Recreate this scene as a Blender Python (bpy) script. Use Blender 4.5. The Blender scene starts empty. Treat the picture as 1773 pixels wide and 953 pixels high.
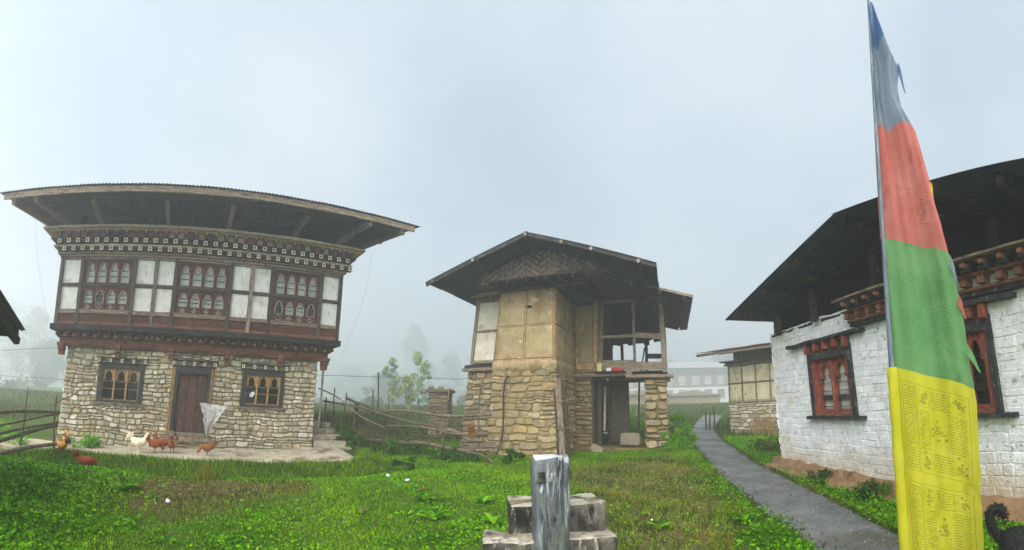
import bpy, bmesh, math, random
import numpy as np
from mathutils import Vector, Matrix, noise

random.seed(11)
rng = np.random.default_rng(11)
SC = bpy.context.scene
COL = SC.collection
R = math.radians

# ------------------------------------------------------------------ camera (a phone panorama: cylindrical projection)
cd = bpy.data.cameras.new("camera")
cam = bpy.data.objects.new("camera", cd)
COL.objects.link(cam)
SC.camera = cam
cam.location = (0, 0, 1.6)
cam.rotation_euler = (R(95.0), 0, 0)
cd.type = 'PANO'
cd.panorama_type = 'CENTRAL_CYLINDRICAL'
cd.central_cylindrical_range_u_min = -886.5 / 720
cd.central_cylindrical_range_u_max = 886.5 / 720
cd.central_cylindrical_range_v_min = -(953 - 642) / 720
cd.central_cylindrical_range_v_max = 642 / 720
cd.central_cylindrical_radius = 1.0
cd.clip_start = 0.05
cd.clip_end = 2000

# ------------------------------------------------------------------ sky, sun, exposure
SUN_EL, SUN_AZ = R(34), R(206)          # azimuth clockwise from +Y; behind and left of the camera, veiled by cloud
W = bpy.data.worlds.new("World")
SC.world = W
W.use_nodes = True
nt = W.node_tree
nt.nodes.clear()
out = nt.nodes.new('ShaderNodeOutputWorld')
bg = nt.nodes.new('ShaderNodeBackground')
sky = nt.nodes.new('ShaderNodeTexSky')
sky.sky_type = 'NISHITA'
sky.sun_disc = False
sky.sun_elevation = SUN_EL
sky.sun_rotation = SUN_AZ
sky.dust_density = 4
tc = nt.nodes.new('ShaderNodeTexCoord')
mp = nt.nodes.new('ShaderNodeMapping')
mp.inputs['Scale'].default_value = (1.2, 1.2, 2.0)
mp.inputs['Location'].default_value = (2.3, 0.9, 0.4)
n1 = nt.nodes.new('ShaderNodeTexNoise')
n1.inputs['Scale'].default_value = 1.25
n1.inputs['Detail'].default_value = 4
n1.inputs['Roughness'].default_value = 0.45
cr = nt.nodes.new('ShaderNodeValToRGB')
cr.color_ramp.elements[0].position = 0.36
cr.color_ramp.elements[0].color = (0.42, 0.55, 0.675, 1)
cr.color_ramp.elements[1].position = 0.64
cr.color_ramp.elements[1].color = (0.72, 0.80, 0.87, 1)
mul = nt.nodes.new('ShaderNodeMixRGB')
mul.blend_type = 'MULTIPLY'
mul.inputs[0].default_value = 1
mul.inputs[2].default_value = (2.10, 2.08, 2.08, 1)
mix = nt.nodes.new('ShaderNodeMixRGB')
mix.inputs[0].default_value = 0.90      # cloud cover over the clear sky
nt.links.new(tc.outputs['Generated'], mp.inputs[0])
nt.links.new(mp.outputs[0], n1.inputs['Vector'])
nt.links.new(n1.outputs['Fac'], cr.inputs[0])
nt.links.new(cr.outputs[0], mul.inputs[1])
nt.links.new(sky.outputs[0], mix.inputs[1])
nt.links.new(mul.outputs[0], mix.inputs[2])
nt.links.new(mix.outputs[0], bg.inputs[0])
bg.inputs[1].default_value = 0.10
nt.links.new(bg.outputs[0], out.inputs[0])

sl = bpy.data.lights.new("sun", 'SUN')
sl.energy = 2.4
sl.angle = R(80)
sl.color = (1.0, 0.965, 0.90)
so = bpy.data.objects.new("sun", sl)
COL.objects.link(so)
so.rotation_euler = (R(90) - SUN_EL, 0, -SUN_AZ + math.pi)
sd = Vector((math.sin(SUN_AZ) * math.cos(SUN_EL), math.cos(SUN_AZ) * math.cos(SUN_EL), math.sin(SUN_EL)))
so.rotation_euler = (-sd).to_track_quat('-Z', 'Y').to_euler()

SC.view_settings.view_transform = 'Standard'
SC.view_settings.look = 'None'
SC.view_settings.gamma = 1
SC.view_settings.exposure = 2.2
SC.cycles.use_denoising = True
SC.cycles.max_bounces = 6
SC.cycles.diffuse_bounces = 3
SC.cycles.glossy_bounces = 2
SC.cycles.transmission_bounces = 3
SC.cycles.transparent_max_bounces = 8
SC.cycles.volume_bounces = 1
SC.cycles.sample_clamp_indirect = 4

# ------------------------------------------------------------------ mesh helpers
class MB:
    """collects faces; build() links them as ONE mesh object"""
    def __init__(s):
        s.v, s.f, s.m, s.r = [], [], [], []

    def add(s, vs, fs, mi=0, r=0.5):
        b = len(s.v)
        s.v += [tuple(v) for v in vs]
        s.r += [r] * len(vs)
        s.f += [tuple(i + b for i in f) for f in fs]
        s.m += [mi] * len(fs)
        return s

    def box(s, x0, x1, y0, y1, z0, z1, mi=0, r=None, j=0.0):
        r = random.random() if r is None else r
        J = lambda: random.uniform(-j, j) if j else 0
        vs = [(x + J(), y + J(), z + J()) for z in (z0, z1) for x, y in ((x0, y0), (x1, y0), (x1, y1), (x0, y1))]
        return s.add(vs, [(3, 2, 1, 0), (4, 5, 6, 7), (0, 1, 5, 4), (1, 2, 6, 5), (2, 3, 7, 6), (3, 0, 4, 7)], mi, r)

    def cbox(s, x0, x1, y0, y1, z0, z1, c=0.01, mi=0, r=None):
        """box with chamfered front (-y) edges"""
        r = random.random() if r is None else r
        vs = [(x0, y1, z0), (x1, y1, z0), (x1, y1, z1), (x0, y1, z1),
              (x0, y0 + c, z0), (x1, y0 + c, z0), (x1, y0 + c, z1), (x0, y0 + c, z1),
              (x0 + c, y0, z0 + c), (x1 - c, y0, z0 + c), (x1 - c, y0, z1 - c), (x0 + c, y0, z1 - c)]
        fs = [(0, 1, 2, 3)[::-1][::-1], (8, 9, 10, 11)]
        for k in range(4):
            l = (k + 1) % 4
            fs += [(k, 4 + k, 4 + l, l)[::-1], (4 + k, 8 + k, 8 + l, 4 + l)[::-1]]
        return s.add(vs, fs, mi, r)

    def beam(s, p, q, w, h, mi=0, seg=1, j=0.0, up=(0, 0, 1), r=None, w2=None, h2=None):
        r = random.random() if r is None else r
        p, q = Vector(p), Vector(q)
        d = (q - p).normalized()
        up = Vector(up)
        if abs(d.dot(up)) > 0.95:
            up = Vector((0, 1, 0))
        sx = d.cross(up).normalized()
        sz = sx.cross(d).normalized()
        w2, h2 = w2 or w, h2 or h
        vs, fs = [], []
        for i in range(seg + 1):
            t = i / seg
            c = p.lerp(q, t)
            ww, hh = w + (w2 - w) * t, h + (h2 - h) * t
            for a, b in ((-1, -1), (1, -1), (1, 1), (-1, 1)):
                o = c + sx * (a * ww / 2 + random.uniform(-j, j)) + sz * (b * hh / 2 + random.uniform(-j, j))
                vs.append(tuple(o))
        for i in range(seg):
            for k in range(4):
                l = (k + 1) % 4
                fs.append((i * 4 + k, i * 4 + l, i * 4 + 4 + l, i * 4 + 4 + k))
        fs += [(3, 2, 1, 0), tuple(seg * 4 + k for k in range(4))]
        return s.add(vs, fs, mi, r)

    def tube(s, pts, rad, n=8, mi=0, r=None, j=0.0, cap=True):
        r = random.random() if r is None else r
        pts = [Vector(p) for p in pts]
        if not hasattr(rad, '__len__'):
            rad = [rad] * len(pts)
        vs, fs = [], []
        prev = None
        for i, p in enumerate(pts):
            d = (pts[min(i + 1, len(pts) - 1)] - pts[max(i - 1, 0)]).normalized()
            a = prev if prev is not None else (Vector((0, 0, 1)) if abs(d.z) < 0.9 else Vector((0, 1, 0)))
            a = (a - d * a.dot(d)).normalized()
            prev = a
            b = d.cross(a)
            for k in range(n):
                t = 2 * math.pi * k / n
                rr = rad[i] * (1 + random.uniform(-j, j))
                vs.append(tuple(p + a * math.cos(t) * rr + b * math.sin(t) * rr))
        for i in range(len(pts) - 1):
            for k in range(n):
                l = (k + 1) % n
                fs.append((i * n + k, i * n + l, i * n + n + l, i * n + n + k))
        if cap:
            fs += [tuple(range(n))[::-1], tuple((len(pts) - 1) * n + k for k in range(n))]
        return s.add(vs, fs, mi, r)

    def loft(s, rings, mi=0, r=0.5, cap=True):
        n = len(rings[0])
        vs = [v for ring in rings for v in ring]
        fs = []
        for i in range(len(rings) - 1):
            for k in range(n):
                l = (k + 1) % n
                fs.append((i * n + k, i * n + l, i * n + n + l, i * n + n + k))
        if cap:
            fs += [tuple(range(n))[::-1], tuple((len(rings) - 1) * n + k for k in range(n))]
        return s.add(vs, fs, mi, r)

    def prism(s, poly, y0, y1, mi=0, r=None):
        """polygon in (x,z), extruded along y"""
        r = random.random() if r is None else r
        n = len(poly)
        vs = [(x, y0, z) for x, z in poly] + [(x, y1, z) for x, z in poly]
        fs = [tuple(range(n)), tuple(range(n, 2 * n))[::-1]] + [(k, n + k, n + (k + 1) % n, (k + 1) % n) for k in range(n)]
        return s.add(vs, fs, mi, r)

    def build(s, name, mats, parent=None, warp=None, smooth=False, loc=None):
        me = bpy.data.meshes.new(name)
        v = [warp(*p) for p in s.v] if warp else s.v
        me.from_pydata(v, [], s.f)
        if not isinstance(mats, (list, tuple)):
            mats = [mats]
        for m in mats:
            me.materials.append(m)
        if len(mats) > 1:
            me.polygons.foreach_set('material_index', s.m)
        at = me.attributes.new('rnd', 'FLOAT', 'POINT')
        at.data.foreach_set('value', np.array(s.r, dtype=np.float32))
        if smooth:
            me.polygons.foreach_set('use_smooth', [True] * len(me.polygons))
        me.update()
        return link(name, me, parent, loc)


def link(name, me, parent=None, loc=None):
    o = bpy.data.objects.new(name, me)
    COL.objects.link(o)
    if parent is not None:
        o.parent = parent
    if loc is not None:
        o.location = loc
    return o


def tag(o, label, cat, group=None, kind=None):
    o['label'] = label
    o['category'] = cat
    if group:
        o['group'] = group
    if kind:
        o['kind'] = kind
    return o


def thing(name, label, cat, loc=(0, 0, 0), rz=0.0, group=None):
    o = bpy.data.objects.new(name, None)
    COL.objects.link(o)
    o.location = loc
    o.rotation_euler = (0, 0, rz)
    return tag(o, label, cat, group)


def structure(o):
    o['kind'] = 'structure'
    return o


def np_mesh(name, V, F, rnd, mat, parent=None, smooth=False, nv=3):
    """fast mesh of equal-sized faces from numpy arrays"""
    me = bpy.data.meshes.new(name)
    V = np.asarray(V, np.float32)
    F = np.asarray(F, np.int32)
    me.vertices.add(len(V))
    me.vertices.foreach_set('co', V.ravel())
    me.loops.add(F.size)
    me.loops.foreach_set('vertex_index', F.ravel())
    me.polygons.add(len(F))
    me.polygons.foreach_set('loop_start', np.arange(len(F), dtype=np.int32) * nv)
    at = me.attributes.new('rnd', 'FLOAT', 'POINT')
    at.data.foreach_set('value', np.asarray(rnd, np.float32))
    me.materials.append(mat)
    me.update(calc_edges=True)
    if smooth:
        me.polygons.foreach_set('use_smooth', [True] * len(me.polygons))
    return link(name, me, parent)


# ------------------------------------------------------------------ materials
def lin(c):
    return tuple(((x / 255) / 12.92 if x / 255 <= 0.04045 else ((x / 255 + 0.055) / 1.055) ** 2.4) for x in c) + (1,)


def mat(name, cols, scale=6, rough=0.85, bump=0.25, bscale=30, stretch=(1, 1, 1), vary=0.25, piece=None, spec=0.3,
        metal=0.0, trans=None, stains=None, detail=6, bdist=0.02, splash=None, cracks=None):
    """noise-mottled surface. cols: two sRGB colours mixed by noise; piece: list of colours picked per piece ('rnd' attribute);
    stains: (colour, scale, amount, stretch)"""
    m = bpy.data.materials.new(name)
    m.use_nodes = True
    t = m.node_tree
    N, L = t.nodes, t.links
    b = N['Principled BSDF']
    tcn = N.new('ShaderNodeTexCoord')
    mpn = N.new('ShaderNodeMapping')
    mpn.inputs['Scale'].default_value = stretch
    L.new(tcn.outputs['Object'], mpn.inputs[0])
    no = N.new('ShaderNodeTexNoise')
    no.inputs['Scale'].default_value = scale
    no.inputs['Detail'].default_value = detail
    no.inputs['Roughness'].default_value = 0.62
    L.new(mpn.outputs[0], no.inputs['Vector'])
    at = N.new('ShaderNodeAttribute')
    at.attribute_name = 'rnd'
    oi = N.new('ShaderNodeObjectInfo')
    ad = N.new('ShaderNodeMath')
    ad.operation = 'ADD'
    L.new(at.outputs['Fac'], ad.inputs[0])
    L.new(oi.outputs['Random'], ad.inputs[1])
    fr = N.new('ShaderNodeMath')
    fr.operation = 'FRACT'
    L.new(ad.outputs[0], fr.inputs[0])
    ramp = N.new('ShaderNodeValToRGB')
    e = ramp.color_ramp.elements
    e[0].position, e[1].position = 0.32, 0.68
    e[0].color, e[1].color = lin(cols[0]), lin(cols[1])
    L.new(no.outputs['Fac'], ramp.inputs[0])
    c = ramp.outputs[0]
    if piece:
        pr = N.new('ShaderNodeValToRGB')
        pe = pr.color_ramp.elements
        k = len(piece)
        while len(pe) < k:
            pe.new(0.5)
        for i, pc in enumerate(piece):
            pe[i].position = i / k
            pe[i].color = lin(pc)
        pr.color_ramp.interpolation = 'CONSTANT'
        L.new(fr.outputs[0], pr.inputs[0])
        mx = N.new('ShaderNodeMixRGB')
        mx.blend_type = 'MIX'
        mx.inputs[0].default_value = 0.6
        L.new(c, mx.inputs[1])
        L.new(pr.outputs[0], mx.inputs[2])
        c = mx.outputs[0]
    if stains:
        for (sc_, ss, amt, st) in (stains if isinstance(stains, list) else [stains]):
            mp2 = N.new('ShaderNodeMapping')
            mp2.inputs['Scale'].default_value = st
            mp2.inputs['Location'].default_value = (random.uniform(0, 9), random.uniform(0, 9), random.uniform(0, 9))
            L.new(tcn.outputs['Object'], mp2.inputs[0])
            sn = N.new('ShaderNodeTexNoise')
            sn.inputs['Scale'].default_value = ss
            sn.inputs['Detail'].default_value = 5
            sn.inputs['Roughness'].default_value = 0.7
            L.new(mp2.outputs[0], sn.inputs['Vector'])
            sr = N.new('ShaderNodeMapRange')
            sr.inputs[1].default_value = 0.60 - amt * 0.25
            sr.inputs[2].default_value = 0.72 - amt * 0.2
            L.new(sn.outputs['Fac'], sr.inputs[0])
            mx = N.new('ShaderNodeMixRGB')
            mx.inputs[2].default_value = lin(sc_)
            L.new(sr.outputs[0], mx.inputs[0])
            L.new(c, mx.inputs[1])
            c = mx.outputs[0]
    if splash:      # mud splashed up from the ground: (colour, z all mud, z clean)
        sx = N.new('ShaderNodeSeparateXYZ')
        L.new(tcn.outputs['Object'], sx.inputs[0])
        sn = N.new('ShaderNodeTexNoise')
        sn.inputs['Scale'].default_value = 2.3
        sn.inputs['Detail'].default_value = 7
        L.new(tcn.outputs['Object'], sn.inputs['Vector'])
        ma = N.new('ShaderNodeMath')
        ma.operation = 'MULTIPLY_ADD'
        ma.inputs[1].default_value = 1.1
        L.new(sn.outputs['Fac'], ma.inputs[0])
        L.new(sx.outputs['Z'], ma.inputs[2])
        sr = N.new('ShaderNodeMapRange')
        sr.inputs[1].default_value, sr.inputs[2].default_value = splash[1] + .55, splash[2] + .55
        sr.inputs[3].default_value, sr.inputs[4].default_value = .75, 0
        L.new(ma.outputs[0], sr.inputs[0])
        mx = N.new('ShaderNodeMixRGB')
        mx.inputs[2].default_value = lin(splash[0])
        L.new(sr.outputs[0], mx.inputs[0])
        L.new(c, mx.inputs[1])
        c = mx.outputs[0]
    if cracks:      # thin broken cracks: (colour, scale, width)
        dn = N.new('ShaderNodeTexNoise')
        dn.inputs['Scale'].default_value = cracks[1] * .7
        dn.inputs['Detail'].default_value = 4
        L.new(tcn.outputs['Object'], dn.inputs['Vector'])
        mv = N.new('ShaderNodeMixRGB')
        mv.inputs[0].default_value = .12
        L.new(tcn.outputs['Object'], mv.inputs[1])
        L.new(dn.outputs['Color'], mv.inputs[2])
        mpc = N.new('ShaderNodeMapping')
        mpc.inputs['Scale'].default_value = (1, 1, 2.2)
        L.new(mv.outputs[0], mpc.inputs[0])
        vo = N.new('ShaderNodeTexVoronoi')
        vo.feature = 'DISTANCE_TO_EDGE'
        vo.inputs['Scale'].default_value = cracks[1]
        L.new(mpc.outputs[0], vo.inputs['Vector'])
        cn = N.new('ShaderNodeTexNoise')
        cn.inputs['Scale'].default_value = cracks[1] * .9
        cn.inputs['Detail'].default_value = 3
        L.new(tcn.outputs['Object'], cn.inputs['Vector'])
        wm = N.new('ShaderNodeMapRange')
        wm.inputs[1].default_value, wm.inputs[2].default_value = .45, .65
        wm.inputs[3].default_value, wm.inputs[4].default_value = 0, cracks[2]
        L.new(cn.outputs['Fac'], wm.inputs[0])
        lt_ = N.new('ShaderNodeMath')
        lt_.operation = 'LESS_THAN'
        L.new(vo.outputs['Distance'], lt_.inputs[0])
        L.new(wm.outputs[0], lt_.inputs[1])
        mx = N.new('ShaderNodeMixRGB')
        mx.inputs[2].default_value = lin(cracks[0])
        fm2 = N.new('ShaderNodeMath')
        fm2.operation = 'MULTIPLY'
        fm2.inputs[1].default_value = .8
        L.new(lt_.outputs[0], fm2.inputs[0])
        L.new(fm2.outputs[0], mx.inputs[0])
        L.new(c, mx.inputs[1])
        c = mx.outputs[0]
    hs = N.new('ShaderNodeHueSaturation')
    mr = N.new('ShaderNodeMapRange')
    mr.inputs[3].default_value = 1 - vary
    mr.inputs[4].default_value = 1 + vary
    L.new(fr.outputs[0], mr.inputs[0])
    L.new(mr.outputs[0], hs.inputs['Value'])
    L.new(c, hs.inputs['Color'])
    L.new(hs.outputs[0], b.inputs['Base Color'])
    b.inputs['Roughness'].default_value = rough
    b.inputs['Specular IOR Level'].default_value = spec
    b.inputs['Metallic'].default_value = metal
    if bump:
        bn = N.new('ShaderNodeTexNoise')
        bn.inputs['Scale'].default_value = bscale
        bn.inputs['Detail'].default_value = 5
        L.new(mpn.outputs[0], bn.inputs['Vector'])
        bp = N.new('ShaderNodeBump')
        bp.inputs['Strength'].default_value = bump
        bp.inputs['Distance'].default_value = bdist
        L.new(bn.outputs['Fac'], bp.inputs['Height'])
        L.new(bp.outputs[0], b.inputs['Normal'])
    if trans:
        ms = N.new('ShaderNodeMixShader')
        tr = N.new('ShaderNodeBsdfTranslucent')
        L.new(hs.outputs[0], tr.inputs['Color'])
        ms.inputs[0].default_value = trans
        L.new(b.outputs[0], ms.inputs[1])
        L.new(tr.outputs[0], ms.inputs[2])
        L.new(ms.outputs[0], N['Material Output'].inputs[0])
    return m


WG = (1, 1, 9)   # grain along local x is stretched the other way
M = {}
M['stone_tan'] = mat('stone_tan', ((120, 105, 80), (196, 182, 150)), 5, .9, .5, 22, vary=.20, bdist=.03,
                     piece=[(208, 200, 178), (190, 176, 144), (170, 164, 148), (220, 216, 202), (182, 164, 124), (150, 148, 138), (202, 192, 166), (190, 188, 176)],
                     stains=[((222, 218, 204), 3.0, .32, (1, 1, 1)), ((104, 94, 76), 2.2, .15, (1, 1, .6))])
M['stone_ochre'] = mat('stone_ochre', ((108, 90, 60), (168, 148, 106)), 5, .9, .5, 22, vary=.20, bdist=.03,
                       piece=[(164, 148, 112), (148, 134, 104), (134, 128, 112), (174, 160, 128), (146, 124, 88), (124, 118, 106), (160, 148, 120), (112, 104, 92)],
                       stains=[((158, 134, 88), 1.6, .25, (1, 1, 1)), ((96, 80, 58), 3, .22, (1, 1, .6)), ((188, 178, 152), 4, .15, (1, 1, 1))])
M['stone_grey'] = mat('stone_grey', ((96, 88, 74), (164, 152, 130)), 6, .9, .5, 22, vary=.22, bdist=.03,
                      piece=[(150, 140, 120), (130, 122, 108), (164, 150, 120), (112, 106, 96), (172, 160, 134)])
M['mortar'] = mat('mud_mortar', ((112, 98, 74), (156, 140, 108)), 7, .95, .6, 35, vary=.06, stains=((176, 166, 138), 2.5, .25, (1, 1, 1)))
M['mortar_ochre'] = mat('mud_mortar_ochre', ((106, 88, 58), (148, 128, 90)), 6, .95, .6, 30, vary=.06, stains=((138, 112, 68), 1.6, .3, (1, 1, 2)))
M['wood_dark'] = mat('weathered_dark_timber', ((46, 38, 34), (92, 80, 72)), 5, .9, .35, 40, stretch=(1.2, 6, 6), vary=.3)
M['wood_grey'] = mat('weathered_grey_timber', ((96, 84, 72), (158, 144, 128)), 5, .9, .35, 40, stretch=(6, 6, 1.2), vary=.25,
                     stains=((66, 50, 42), 5, .3, (4, 4, .7)))
M['wood_greyh'] = mat('weathered_grey_timber_lengthways', ((92, 78, 66), (160, 144, 124)), 5, .9, .35, 40, stretch=(1.2, 6, 6), vary=.25,
                      stains=((64, 48, 42), 5, .3, (.8, 4, 4)))
M['wood_black'] = mat('blackened_timber', ((24, 23, 23), (56, 53, 52)), 5, .85, .35, 40, stretch=(1.2, 5, 5), vary=.3, stains=((110, 100, 86), 5, .12, (1, 3, 3)))
M['maroon'] = mat('faded_maroon_paint', ((58, 30, 26), (92, 54, 44)), 6, .8, .25, 40, stretch=(1, 4, 4), vary=.22, stains=((120, 96, 78), 6, .22, (1, 3, 3)))
M['maroon_beam'] = mat('worn_red_brown_beam', ((98, 58, 44), (142, 94, 72)), 6, .85, .3, 40, stretch=(1, 5, 5), vary=.15, stains=((62, 46, 40), 5, .3, (1, 3, 3)))
M['white_panel'] = mat('white_plaster_panel', ((206, 206, 200), (232, 232, 227)), 4, .9, .12, 18, vary=.04, stains=[((186, 178, 160), 2.2, .16, (1, 1, 1)), ((160, 150, 132), 6, .12, (3, 3, .5))])
M['cream'] = mat('cream_paint', ((200, 192, 168), (228, 222, 202)), 8, .85, .15, 30, vary=.15)
M['trim_line'] = mat('pale_window_outline', ((176, 160, 134), (214, 200, 176)), 9, .85, .1, 30, vary=.1)
M['dark_green'] = mat('dark_green_paint', ((30, 42, 44), (52, 66, 64)), 8, .8, .2, 30, vary=.25)
M['dark_frame'] = mat('dark_blue_grey_frame', ((36, 42, 48), (62, 66, 68)), 7, .8, .25, 40, stretch=(4, 4, 1), vary=.15, stains=((112, 96, 76), 6, .18, (3, 3, .8)))
M['tan_wood'] = mat('tan_window_wood', ((138, 104, 66), (182, 150, 104)), 7, .85, .2, 40, stretch=(4, 4, 1), vary=.2, stains=((92, 62, 44), 5, .3, (3, 3, 1)))
M['infill_red'] = mat('brick_red_infill', ((110, 50, 40), (150, 84, 66)), 6, .9, .2, 30, vary=.2)
M['infill_tan'] = mat('bare_tan_infill', ((146, 112, 88), (194, 168, 136)), 6, .9, .2, 30, vary=.2)
M['pale_board'] = mat('pale_grey_board', ((142, 128, 108), (196, 182, 158)), 5, .9, .3, 40, stretch=(1, 6, 6), vary=.12, stains=((86, 74, 64), 5, .25, (1, 3, 3)))
M['door_wood'] = mat('dark_red_brown_door', ((58, 36, 32), (96, 66, 58)), 6, .8, .3, 40, stretch=(6, 6, 1), vary=.22, stains=((120, 98, 84), 4, .2, (4, 4, .8)))
M['glass_pale'] = mat('milky_window_pane', ((132, 142, 138), (176, 184, 178)), 4, .25, 0, 30, vary=.10, spec=.5)
M['glass_dark'] = mat('dark_window_pane', ((14, 18, 20), (28, 34, 36)), 4, .12, 0, 30, vary=.2, spec=.5)
M['inside_shade'] = mat('painted_inside_shade', ((14, 13, 12), (26, 24, 22)), 4, .95, 0, 30, vary=.1)  # near-black colour stands in for the shade of unlit rooms and openings
M['metal_roof'] = mat('dark_corrugated_metal', ((28, 36, 44), (50, 58, 66)), 3, .6, .1, 60, vary=.15, metal=.25, stains=((92, 76, 66), 2.4, .2, (1, 1, 1)))
M['roof_rust'] = mat('rusty_faded_sheet', ((132, 108, 104), (170, 150, 146)), 3, .7, .1, 60, vary=.15, stains=((120, 72, 54), 2.4, .3, (1, 1, 1)))
M['beige_plaster'] = mat('beige_mud_plaster', ((138, 122, 88), (168, 152, 116)), 2.2, .95, .35, 16, vary=.05, stains=[((128, 108, 74), 1.4, .25, (1, 1, .6)), ((196, 182, 148), 3, .15, (1, 1, 1)), ((104, 86, 60), 7, .12, (3, 3, .4))], cracks=((96, 78, 54), 1.6, .012))
M['white_daub'] = mat('stained_white_daub', ((196, 190, 172), (226, 222, 208)), 3, .95, .3, 18, vary=.05, stains=((158, 142, 108), 3.2, .22, (1, 1, 1)))
M['yellow_daub'] = mat('stained_yellowish_daub', ((190, 178, 138), (220, 212, 182)), 3, .95, .2, 18, vary=.08, stains=((150, 130, 86), 4, .2, (1, 1, 1)))
M['limewash'] = mat('white_limewashed_stone', ((216, 219, 224), (240, 242, 246)), 5, .92, .7, 34, vary=.05, bdist=.02,
                    stains=[((150, 148, 146), 9, .10, (1, 1, 1)), ((206, 196, 176), 1.4, .10, (1, 1, 1.6)), ((176, 172, 166), 7, .04, (2.5, 2.5, .5))],
                    splash=((186, 158, 118), .15, .80), cracks=((128, 124, 120), 8.5, .022))
M['orange_red'] = mat('orange_red_window_paint', ((112, 50, 40), (148, 76, 60)), 6, .8, .3, 40, stretch=(3, 3, 1), vary=.14, stains=[((92, 52, 42), 5, .35, (3, 3, 1)), ((168, 130, 110), 8, .12, (3, 3, .7))])
M['black_frame'] = mat('black_painted_frame', ((24, 26, 29), (52, 54, 56)), 8, .8, .3, 40, vary=.15, stains=((132, 124, 110), 10, .14, (2, 2, 1)))
M['curtain'] = mat('white_plastic_curtain', ((170, 172, 164), (206, 208, 200)), 5, .5, .2, 12, stretch=(3, 3, 1), vary=.05)
M['mud'] = mat('brown_earth', ((108, 84, 60), (150, 120, 88)), 3.5, .97, .7, 20, vary=.06, stains=((92, 70, 50), 2, .2, (1, 1, 1)))
M['concrete'] = mat('worn_concrete', ((140, 130, 112), (192, 182, 160)), 2.4, .95, .5, 20, vary=.06, stains=[((112, 98, 76), 1.6, .35, (1, 1, 1)), ((208, 200, 182), 2.6, .2, (1, 1, 1))])
M['pillar'] = mat('grey_weathered_concrete', ((70, 76, 81), (114, 120, 125)), 3, .8, .35, 30, stretch=(3, 3, .8), vary=.03, bdist=.05,
                  stains=[((40, 44, 46), 5, .50, (3, 3, .45)), ((170, 178, 184), 5, .22, (6, 6, .5)), ((92, 92, 60), 4, .22, (1, 1, .8)), ((30, 32, 33), 12, .2, (1, 1, .6))])
M['pillar_cap'] = mat('white_bird_lime', ((150, 156, 160), (212, 217, 220)), 8, .9, .5, 30, vary=.03, stains=((84, 90, 94), 7, .45, (1, 1, 1)))
M['block_conc'] = mat('black_mouldy_concrete', ((60, 58, 54), (112, 107, 98)), 3, .95, .6, 26, vary=.04,
                      stains=[((28, 28, 27), 2.6, .62, (1.2, 1.2, .8)), ((30, 30, 28), 6, .3, (3, 3, .6)), ((176, 168, 148), 6, .12, (3, 3, .7))])
M['block_top'] = mat('pale_block_top', ((140, 134, 118), (190, 184, 168)), 5, .95, .6, 30, vary=.03, stains=[((110, 104, 74), 4, .4, (1, 1, 1)), ((44, 43, 40), 5, .4, (1, 1, 1))])
M['asphalt'] = mat('wet_grey_gravel_track', ((72, 75, 77), (114, 117, 118)), 1.6, .5, .9, 60, vary=.02, spec=.4, bdist=.03,
                   stains=[((140, 140, 138), 70, .30, (1, 1, 1)), ((84, 82, 72), 1.1, .3, (1, 1, 1)), ((44, 46, 48), 14, .14, (1, 1, 1))])
M['bark'] = mat('rough_bark_pole', ((70, 60, 50), (122, 108, 92)), 6, .95, .6, 40, stretch=(2, 2, 2), vary=.3)
M['rope'] = mat('grey_wire', ((40, 42, 44), (60, 62, 64)), 6, .8, 0, 30, vary=.1)
M['yellow_can'] = mat('faded_yellow_plastic', ((196, 184, 104), (222, 212, 140)), 4, .5, .05, 30, vary=.03)
M['red_cloth'] = mat('red_cloth', ((170, 40, 44), (206, 64, 66)), 6, .9, .4, 20, vary=.03)
M['white_paint'] = mat('far_white_wall', ((214, 216, 218), (236, 238, 240)), 2, .9, .1, 20, vary=.03)
M['far_brown'] = mat('far_brown_wall', ((116, 96, 88), (146, 124, 114)), 2, .9, .1, 20, vary=.05)
M['far_roof'] = mat('far_pale_roof', ((150, 150, 152), (180, 180, 182)), 2, .8, .1, 20, vary=.05)
M['litter_grey'] = mat('pale_gravel', ((92, 92, 90), (140, 140, 136)), 6, .7, .2, 20, vary=.3)
M['litter'] = mat('white_litter', ((206, 210, 212), (236, 238, 240)), 6, .6, .2, 20, vary=.03)


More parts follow.
